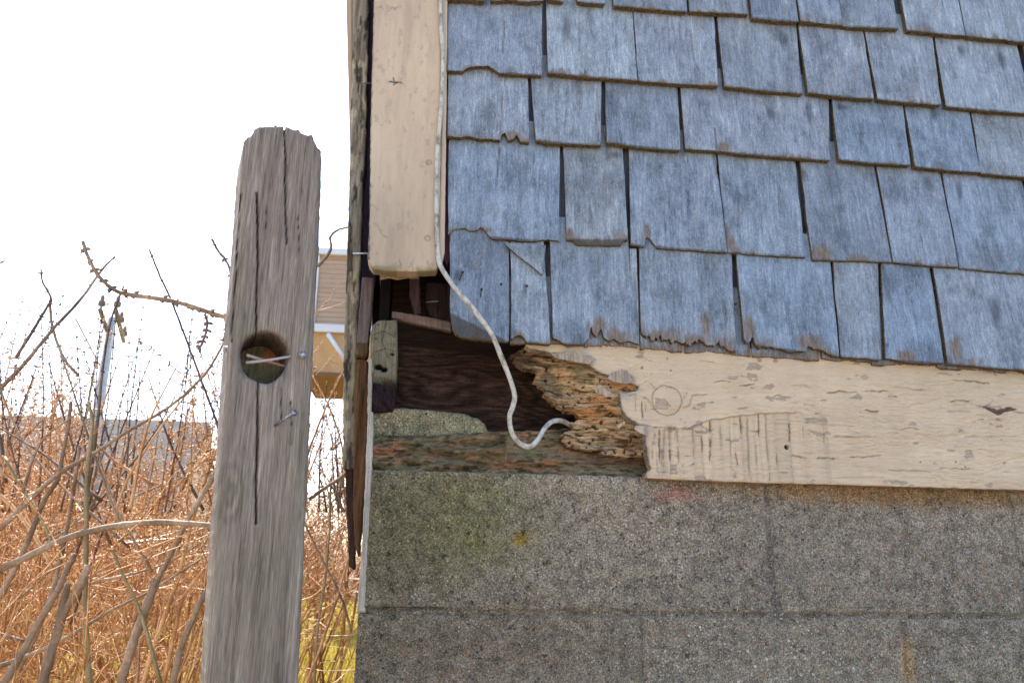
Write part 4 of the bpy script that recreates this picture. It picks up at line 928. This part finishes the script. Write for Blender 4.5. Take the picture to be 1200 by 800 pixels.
def copy_shrub(src, x, y, rz, sc):
    c = src.copy(); link(c); c.location = (x, y, GZ); c.rotation_euler = (0, 0, rz); c.scale = (sc, sc, sc)
    c['label'] = 'dense orange shrub in the thicket behind the nearest shrubs, left of the post'; c['group'] = 'thicket of dense orange shrubs behind'
    for ch in src.children: d = ch.copy(); link(d); d.parent = c
for k_, (x, y) in enumerate([(-.95, 2.8), (-1.75, 3.1), (-2.3, 3.9)]):
    copy_shrub(SH[2+k_ % 3], x, y, 1.3+k_*2.1, .92+.035*(k_ % 5)+.02*y)
h = hero
h([(97, 283), (103, 300), (112, 318), (124, 332), (142, 343), (180, 349), (212, 355), (245, 366), (275, 375), (300, 386)], .35, 3, 5.5, 'bark', SH[2], .013, 'long knobbly branch arching across the sky', dens=.022)
h([(248, 280), (255, 293), (268, 312), (270, 340), (268, 372), (262, 400)], .36, 2.2, 2.6, 'darktwig', SH[2], .009, dens=.03)
h([(240, 368), (243, 380), (238, 400), (233, 408)], .36, 2.5, 2.5, 'darktwig', SH[2], .012, dens=.012)
h([(175, 292), (186, 320), (200, 350), (216, 392), (230, 430), (245, 470), (262, 515)], .5, 1.6, 2.6, 'darktwig', SH[2], .006, 'straight thin rod slanting down to the post', dens=.05)
h([(0, 455), (25, 430), (60, 388), (95, 350), (118, 318), (135, 300)], .8, 4.2, 1.4, 'bark', SH[1], .008, dens=.05)
h([(18, 420), (40, 385), (55, 360), (60, 350), (50, 330), (48, 315)], .8, 3, 1.2, 'darktwig', SH[1], .009, dens=.04)
h([(58, 352), (62, 385), (75, 420), (92, 440)], .82, 2.2, 3, 'bark', SH[1], .008, dens=.035)
h([(145, 335), (130, 375), (122, 420), (117, 465), (110, 530), (100, 590)], .7, 1.4, 3.2, 'darktwig', SH[1], .007, dens=.06)
h([(262, 402), (243, 435), (215, 463), (190, 482), (150, 505), (115, 528), (60, 562), (0, 620)], .45, 2.2, 4.2, 'bark', SH[0], .007, dens=.07)
h([(245, 430), (225, 455), (200, 485), (175, 520), (150, 560), (135, 600)], .6, 1.3, 2.4, 'twig', SH[0], .006, dens=.05)
h([(-20, 672), (15, 660), (50, 643), (85, 628), (120, 619), (160, 613), (205, 612), (250, 616), (290, 622)], .4, 7.5, 5, 'bark', SH[0], 0, 'thick grey branch arching low behind the post')
h([(83, 470), (80, 500), (74, 530), (67, 562), (50, 590), (30, 640), (0, 700)], .5, 2.6, 5.5, 'bark', SH[1], 0)
h([(93, 523), (88, 560), (82, 600), (70, 660), (52, 720), (20, 790)], .55, 3, 4, 'bark', SH[1], 0)
h([(104, 470), (108, 500), (102, 560), (101, 640), (100, 720), (105, 810)], .42, 3, 5.5, 'greenstem', SH[0], 0, 'upright olive green stem')
h([(183, 678), (174, 705), (163, 732), (152, 765), (138, 815)], .42, 9.5, 11, 'bark', SH[0], 0, 'thick sawn off grey stub', k=12)
h([(104, 662), (92, 690), (76, 715), (66, 745), (55, 780), (46, 820)], .38, 7, 12, 'bark', SH[0], 0, 'grey forked stub with dark cut end', k=12)
h([(80, 683), (74, 705), (70, 722)], .38, 6, 8, 'bark', SH[0], 0)
h([(88, 648), (68, 690), (45, 730), (20, 775), (-5, 815)], .36, 5, 8, 'bark', SH[1], 0)
h([(0, 780), (40, 765), (80, 745), (130, 715), (180, 690), (235, 655)], .5, 4.5, 1.8, 'bark', SH[0], 0)
h([(130, 640), (143, 670), (160, 705), (172, 740), (188, 800)], .4, 2.5, 4, 'greenstem', SH[0], 0)
h([(257, 545), (243, 570), (225, 600), (205, 640), (180, 690)], .5, 6, 4, 'bark', SH[0], 0)
h([(248, 680), (228, 720), (212, 760), (200, 815)], .45, 5.5, 7, 'bark', SH[0], 0)
h([(240, 665), (215, 700), (205, 740), (192, 800)], .7, 3, 4, 'twig', SH[2], 0)
h([(5, 535), (28, 575), (50, 610), (62, 640)], .5, 2.6, 3.4, 'greenstem', SH[1], 0)
h([(0, 580), (20, 600), (45, 635), (75, 690)], .6, 4, 3, 'twig', SH[1], 0)
h([(372, 312), (383, 300), (388, 290), (387, 278), (395, 270), (408, 266)], .3, 3.6, 1.8, 'bark', SH[5], .004, 'curled twig between post and house', dens=.05)
h([(362, 585), (380, 572), (398, 560), (415, 545)], .3, 4, 3, 'bark', SH[5], 0)
h([(405, 430), (385, 470), (365, 520), (352, 560)], .5, 1.6, 2.6, 'twig', SH[5], .006, dens=.04)
h([(366, 440), (385, 475), (400, 520), (404, 560)], .5, 1.4, 2.2, 'twig', SH[5], .006, dens=.04)
h([(355, 610), (375, 650), (400, 700), (412, 740)], .5, 2, 2.6, 'bark', SH[5], 0)
h([(412, 640), (395, 700), (375, 760), (355, 810)], .5, 2.4, 3, 'twig', SH[5], 0)
h([(388, 560), (384, 650), (372, 740), (368, 810)], .6, 2.2, 3, 'greenstem', SH[5], 0)
h([(-10, 308), (0, 307.5), (6, 306)], .5, 2.4, 1.2, 'bark', SH[1], 0)
# tall thin shoots with buds that stand up against the sky
for k_ in range(46):
    x0_ = rng.uniform(-20, 262) if k_ < 34 else rng.uniform(366, 408); top_ = rng.uniform(345, 470) if k_ < 34 else rng.uniform(445, 560); lean_ = rng.normal(12, 34) if k_ < 34 else rng.normal(0, 16); Yk = rng.uniform(.6, 1.7)
    p0 = (x0_-lean_*.9, 600); pm_ = (x0_-lean_*.25+rng.normal(0, 5), (600+top_)/2); p1 = (x0_+lean_*.3, top_)
    if not (k_ < 34) and max(p0[0], pm_[0], p1[0]) > 411: continue
    hero([p0, pm_, p1], Yk, 2.2, .7, ('darktwig', 'twig', 'darktwig', 'bark')[k_ % 4], SH[2] if k_ < 34 else SH[5], .0075, None, 4, 0., .032)
for k_ in range(34):
    x0_ = rng.uniform(-40, 240); y0_ = rng.uniform(560, 760); a_ = rng.choice([rng.uniform(20, 75), rng.uniform(105, 150)]); L_ = rng.uniform(110, 280)
    x1_ = x0_+L_*math.cos(math.radians(a_)); y1_ = y0_-L_*math.sin(math.radians(a_)); cx_ = (x0_+x1_)/2+rng.normal(0, 12); cy_ = (y0_+y1_)/2+rng.normal(0, 12)
    if max(x0_, x1_, cx_) > 262: continue
    hero([(x0_, y0_), (cx_, cy_), (x1_, y1_)], rng.uniform(.4, 1.1), rng.uniform(1.8, 4), .8, ('darktwig', 'bark', 'twig')[k_ % 3], SH[0 if k_ % 2 else 1], .006, None, 5, 0., .04)
# distant brush on the far side of the lawn: one mass
T = Tubes()
for i in range(1900):
    Y = rng.uniform(17, 26); x = rng.uniform(-15, 2.5) if i % 3 else rng.uniform(-4.5, .8)
    hgt = rng.uniform(.5, 1.5)*(1+.5*math.sin(x*1.7)); p = (x, Y, GZ-.05); q = wander(p, (rng.normal(0, .5), rng.normal(0, .5), 1), hgt, 5, .2)
    T.add(q, np.linspace(.018, .006, 6), 3, False)
    for j in (2, 3, 4):
        q2 = wander(q[j], (rng.normal(0, .8), rng.normal(0, .5), .7), hgt*.45, 3, .25); T.add(q2, np.linspace(.009, .005, 4), 3, False)
o = T.build('far_brush', MAT['farbrush'], origin=(0, 20, GZ)); tagp(o, 'pale brown brush along the far edge of the lawn', 'brush', kind='stuff')
# grass
def grass():
    s = M('grass_blades', .6, .3); n = s.noise((1.2, 1.2, 1.2), 4, .6)
    c = s.ramp(n, [(.38, (.27, .21, .03)), (.55, (.48, .37, .07)), (.7, (.58, .44, .15))]); m = s.out(c)
    tr = s.n('ShaderNodeBsdfTranslucent'); s.l(c, tr.inputs[0]); ms = s.n('ShaderNodeMixShader'); ms.inputs[0].default_value = .55
    outn = s.t.nodes['Material Output']; s.l(s.b.outputs[0], ms.inputs[1]); s.l(tr.outputs[0], ms.inputs[2]); s.l(ms.outputs[0], outn.inputs[0])
    N = 60000; d = 3.5+14*rng.rand(N)**1.5; an = np.radians(rng.uniform(-30, -1, N)); X = CAM[0]+np.tan(an)*d; Y = CAM[1]+d
    k = ~((X > -.05) & (Y > -.05)); X, Y, d = X[k], Y[k], d[k]; N = len(X)
    H = rng.uniform(.04, .11, N); W = .0025+.0007*d; a2 = rng.uniform(0, math.pi, N); lx = rng.normal(0, .03, N); ly = rng.normal(0, .03, N); Z = np.full(N, GZ)
    V = np.stack([np.stack([X-W*np.cos(a2), Y-W*np.sin(a2), Z-.01], 1), np.stack([X+W*np.cos(a2), Y+W*np.sin(a2), Z-.01], 1), np.stack([X+lx, Y+ly, Z+H], 1)], 1).reshape(-1, 3)
    F = np.arange(3*N).reshape(-1, 3); o = mesh_obj('grass', V, F, m, smooth=False, origin=(0, 0, GZ)); tagp(o, 'yellow green grass of the lawn seen through the shrubs', 'grass', kind='stuff')
grass()

# ------------------------------------------------------------------ utility pole
def pole():
    Yp = 24.; b = P3(107, 530, Yp); tp = P3(127, 372, Yp); x0 = b[0]
    root = empty('utility_pole', (x0, Yp, GZ)); tagp(root, 'pale wooden utility pole with angled crossarms above the shrubs', 'utility pole')
    pm = m_twig('pale_pole_wood', (.32, .31, .30), (.40, .39, .38), (.48, .47, .46), .9); am_ = m_twig('crossarm_wood', (.14, .09, .055), (.2, .14, .085), (.28, .2, .13), .9)
    T = Tubes(); T.add([(x0, Yp, GZ-.3), (x0, Yp, GZ+3), (x0+.02, Yp, tp[2])], [.20, .18, .13], 14); T.build('pole', pm, root)
    hz = P3(126, 388, Yp)[2]
    for sx in (-.08, .34):
        T = Tubes(); d = np.array([-.27, 1.0, 0]); d /= np.linalg.norm(d); c = np.array([x0+sx, Yp, hz]); a_ = c-d*2.4; b_ = c+d*1.3
        T.add([a_, b_], .07, 4); T.build('crossarm', am_, root)
        for t_ in (.05, .5, .95)[: 3 if sx > 0 else 1]:
            q = a_*(1-t_)+b_*t_; T = Tubes(); T.add([q+np.array([0, 0, z]) for z in (.05, .14, .16, .30, .32, .42, .5)], [.03, .03, .10, .10, .06, .06, .02], 8); T.build('insulator', am_, root)
    T = Tubes(); T.add([np.array([x0-.5, Yp-1.3, hz]), np.array([x0-.12, Yp, hz-1.1])], .035, 4); T.build('brace', am_, root)
pole()

# ------------------------------------------------------------------ far buildings
def far_building():
    Yr = 21.; rg = P3(240, 494, Yr); xe = rg[0]; zr = rg[2]; hw = 2.6; x_l = xe-26; ze = zr-3.0
    root = empty('building', ((xe+x_l)/2, Yr, GZ)); tagp(root, 'long low building with a grey roof and cream gable behind the orange shrubs', 'building')
    rm = M('grey_blue_roofing', .9); n = rm.noise((1.5, 3, 3), 4, .6); rmm = rm.out(rm.ramp(n, [(.35, (.12, .115, .105)), (.65, (.20, .19, .17))]))
    wm = M('grey_wall_siding', .8); wmm = wm.out(wm.ramp(wm.noise((.6, .6, 8), 3), [(.35, (.24, .24, .24)), (.65, (.32, .31, .30))]))
    gm = M('cream_gable', .8).out((.62, .48, .30)); tm = M('white_trim', .6).out((.75, .75, .74)); dkm = M('dark_window_glass', .2, .6).out((.05, .06, .07))
    o_ = .12; V = [(x_l-o_, Yr-hw-o_, ze), (xe+o_, Yr-hw-o_, ze), (xe+o_, Yr, zr), (x_l-o_, Yr, zr), (xe+o_, Yr+hw+o_, ze), (x_l-o_, Yr+hw+o_, ze)]
    V += [(a_, b_, c_-.12) for a_, b_, c_ in V]
    mesh_obj('roof', V, [(0, 1, 2, 3), (3, 2, 4, 5), (7, 6, 9, 8), (8, 9, 11, 10), (0, 6, 7, 1), (1, 7, 8, 2), (2, 8, 10, 4), (5, 4, 10, 11), (3, 9, 6, 0), (5, 11, 9, 3)], rmm, root, smooth=False)
    box('wall', (x_l, xe-.01, Yr-hw, Yr+hw, GZ-.1, ze-.1), wmm, root)
    mesh_obj('gable', [(xe, Yr-hw, GZ-.1), (xe, Yr+hw, GZ-.1), (xe, Yr+hw, ze-.13), (xe, Yr, zr-.15), (xe, Yr-hw, ze-.13), (xe-.1, Yr-hw, GZ-.1), (xe-.1, Yr+hw, GZ-.1), (xe-.1, Yr+hw, ze-.13), (xe-.1, Yr, zr-.15), (xe-.1, Yr-hw, ze-.13)],
             [(0, 1, 2, 3, 4), (9, 8, 7, 6, 5), (0, 4, 9, 5), (1, 6, 7, 2)], gm, root, smooth=False)
    for x in (-3, -6.5, -10, -13.5):
        f = box('window', (xe+x-.55, xe+x+.55, Yr-hw-.05, Yr-hw+.03, ze-1.9, ze-.6), tm, root); box('pane', (xe+x-.45, xe+x+.45, Yr-hw-.06, Yr-hw-.052, ze-1.8, ze-.7), dkm, f)
    box('fascia', (x_l-.3, xe+.3, Yr-hw-.34, Yr-hw-.303, ze-.24, ze+.0), tm, root)
far_building()
def raised_cottage():
    Yc = 9.5; tl = P3(371, 296, Yc); br = P3(404, 437, Yc); x0 = tl[0]; x1 = x0+1.5; zt = tl[2]; zb = br[2]; zm1 = P3(380, 380, Yc)[2]; zm0 = P3(380, 389, Yc)[2]
    root = empty('cottage', (x0+.8, Yc+1, GZ)); tagp(root, 'raised cottage with beige siding and orange tan lower wall, seen between post and house', 'cottage')
    sm_ = M('beige_clapboard', .8); w_ = sm_.n('ShaderNodeTexWave', wave_type='BANDS', bands_direction='Z', wave_profile='SAW'); sm_.l(sm_.co, w_.inputs[0]); w_.inputs['Scale'].default_value = 4.6
    sid = sm_.out(sm_.mix(1., sm_.ramp(sm_.noise((3, 3, 40), 4), [(.3, (.46, .32, .235)), (.7, (.60, .44, .33))]), sm_.ramp(w_.outputs[0], [(.0, .55), (.2, 1.), (1., 1.)]), 'MULTIPLY'), w_.outputs[0], .8, .02)
    wt = M('white_cottage_trim', .6).out((.78, .76, .76)); tn_ = M('orange_tan_board', .8); tan_ = tn_.out(tn_.ramp(tn_.noise((2, 2, 2), 5, .7), [(.3, (.56, .31, .14)), (.7, (.72, .45, .22))]))
    box('siding', (x0+.03, x1, Yc+.02, Yc+1.6, zm1, zt-.02), sid, root)
    box('corner_trim', (x0-.02, x0+.05, Yc-.01, Yc+.06, zm1+.002, zt-.03), wt, root); box('eave', (x0-.05, x1+.05, Yc-.05, Yc+1.7, zt-.028, zt+.06), wt, root)
    box('trim_band', (x0-.10, x1, Yc-.03, Yc+1.6, zm0, zm1-.002), wt, root)
    box('lower_wall', (x0-.05, x1, Yc+.03, Yc+1.6, zb, zm0-.003), tan_, root)
    T = Tubes(); T.add([P3(384, 391, Yc-.06), P3(398, 412, Yc-.06), P3(409, 430, Yc-.06)], .03, 4); T.build('brace', wt, root)
    bm_ = M('brown_sill', .8).out((.22, .12, .07)); box('sill', (x0-.07, x1, Yc-.02, Yc+1.6, zb-.05, zb-.002), bm_, root)
    for (dx, dy) in ((-.0, .9), (1.35, .15), (1.35, 1.4)):
        X_ = x0+dx if dx > 0 else P3(352, 437, Yc+dy)[0]; box('pile', (X_-.06, X_+.06, Yc+dy-.06, Yc+dy+.06, GZ-.2, zb-.052), bm_, root)
raised_cottage()
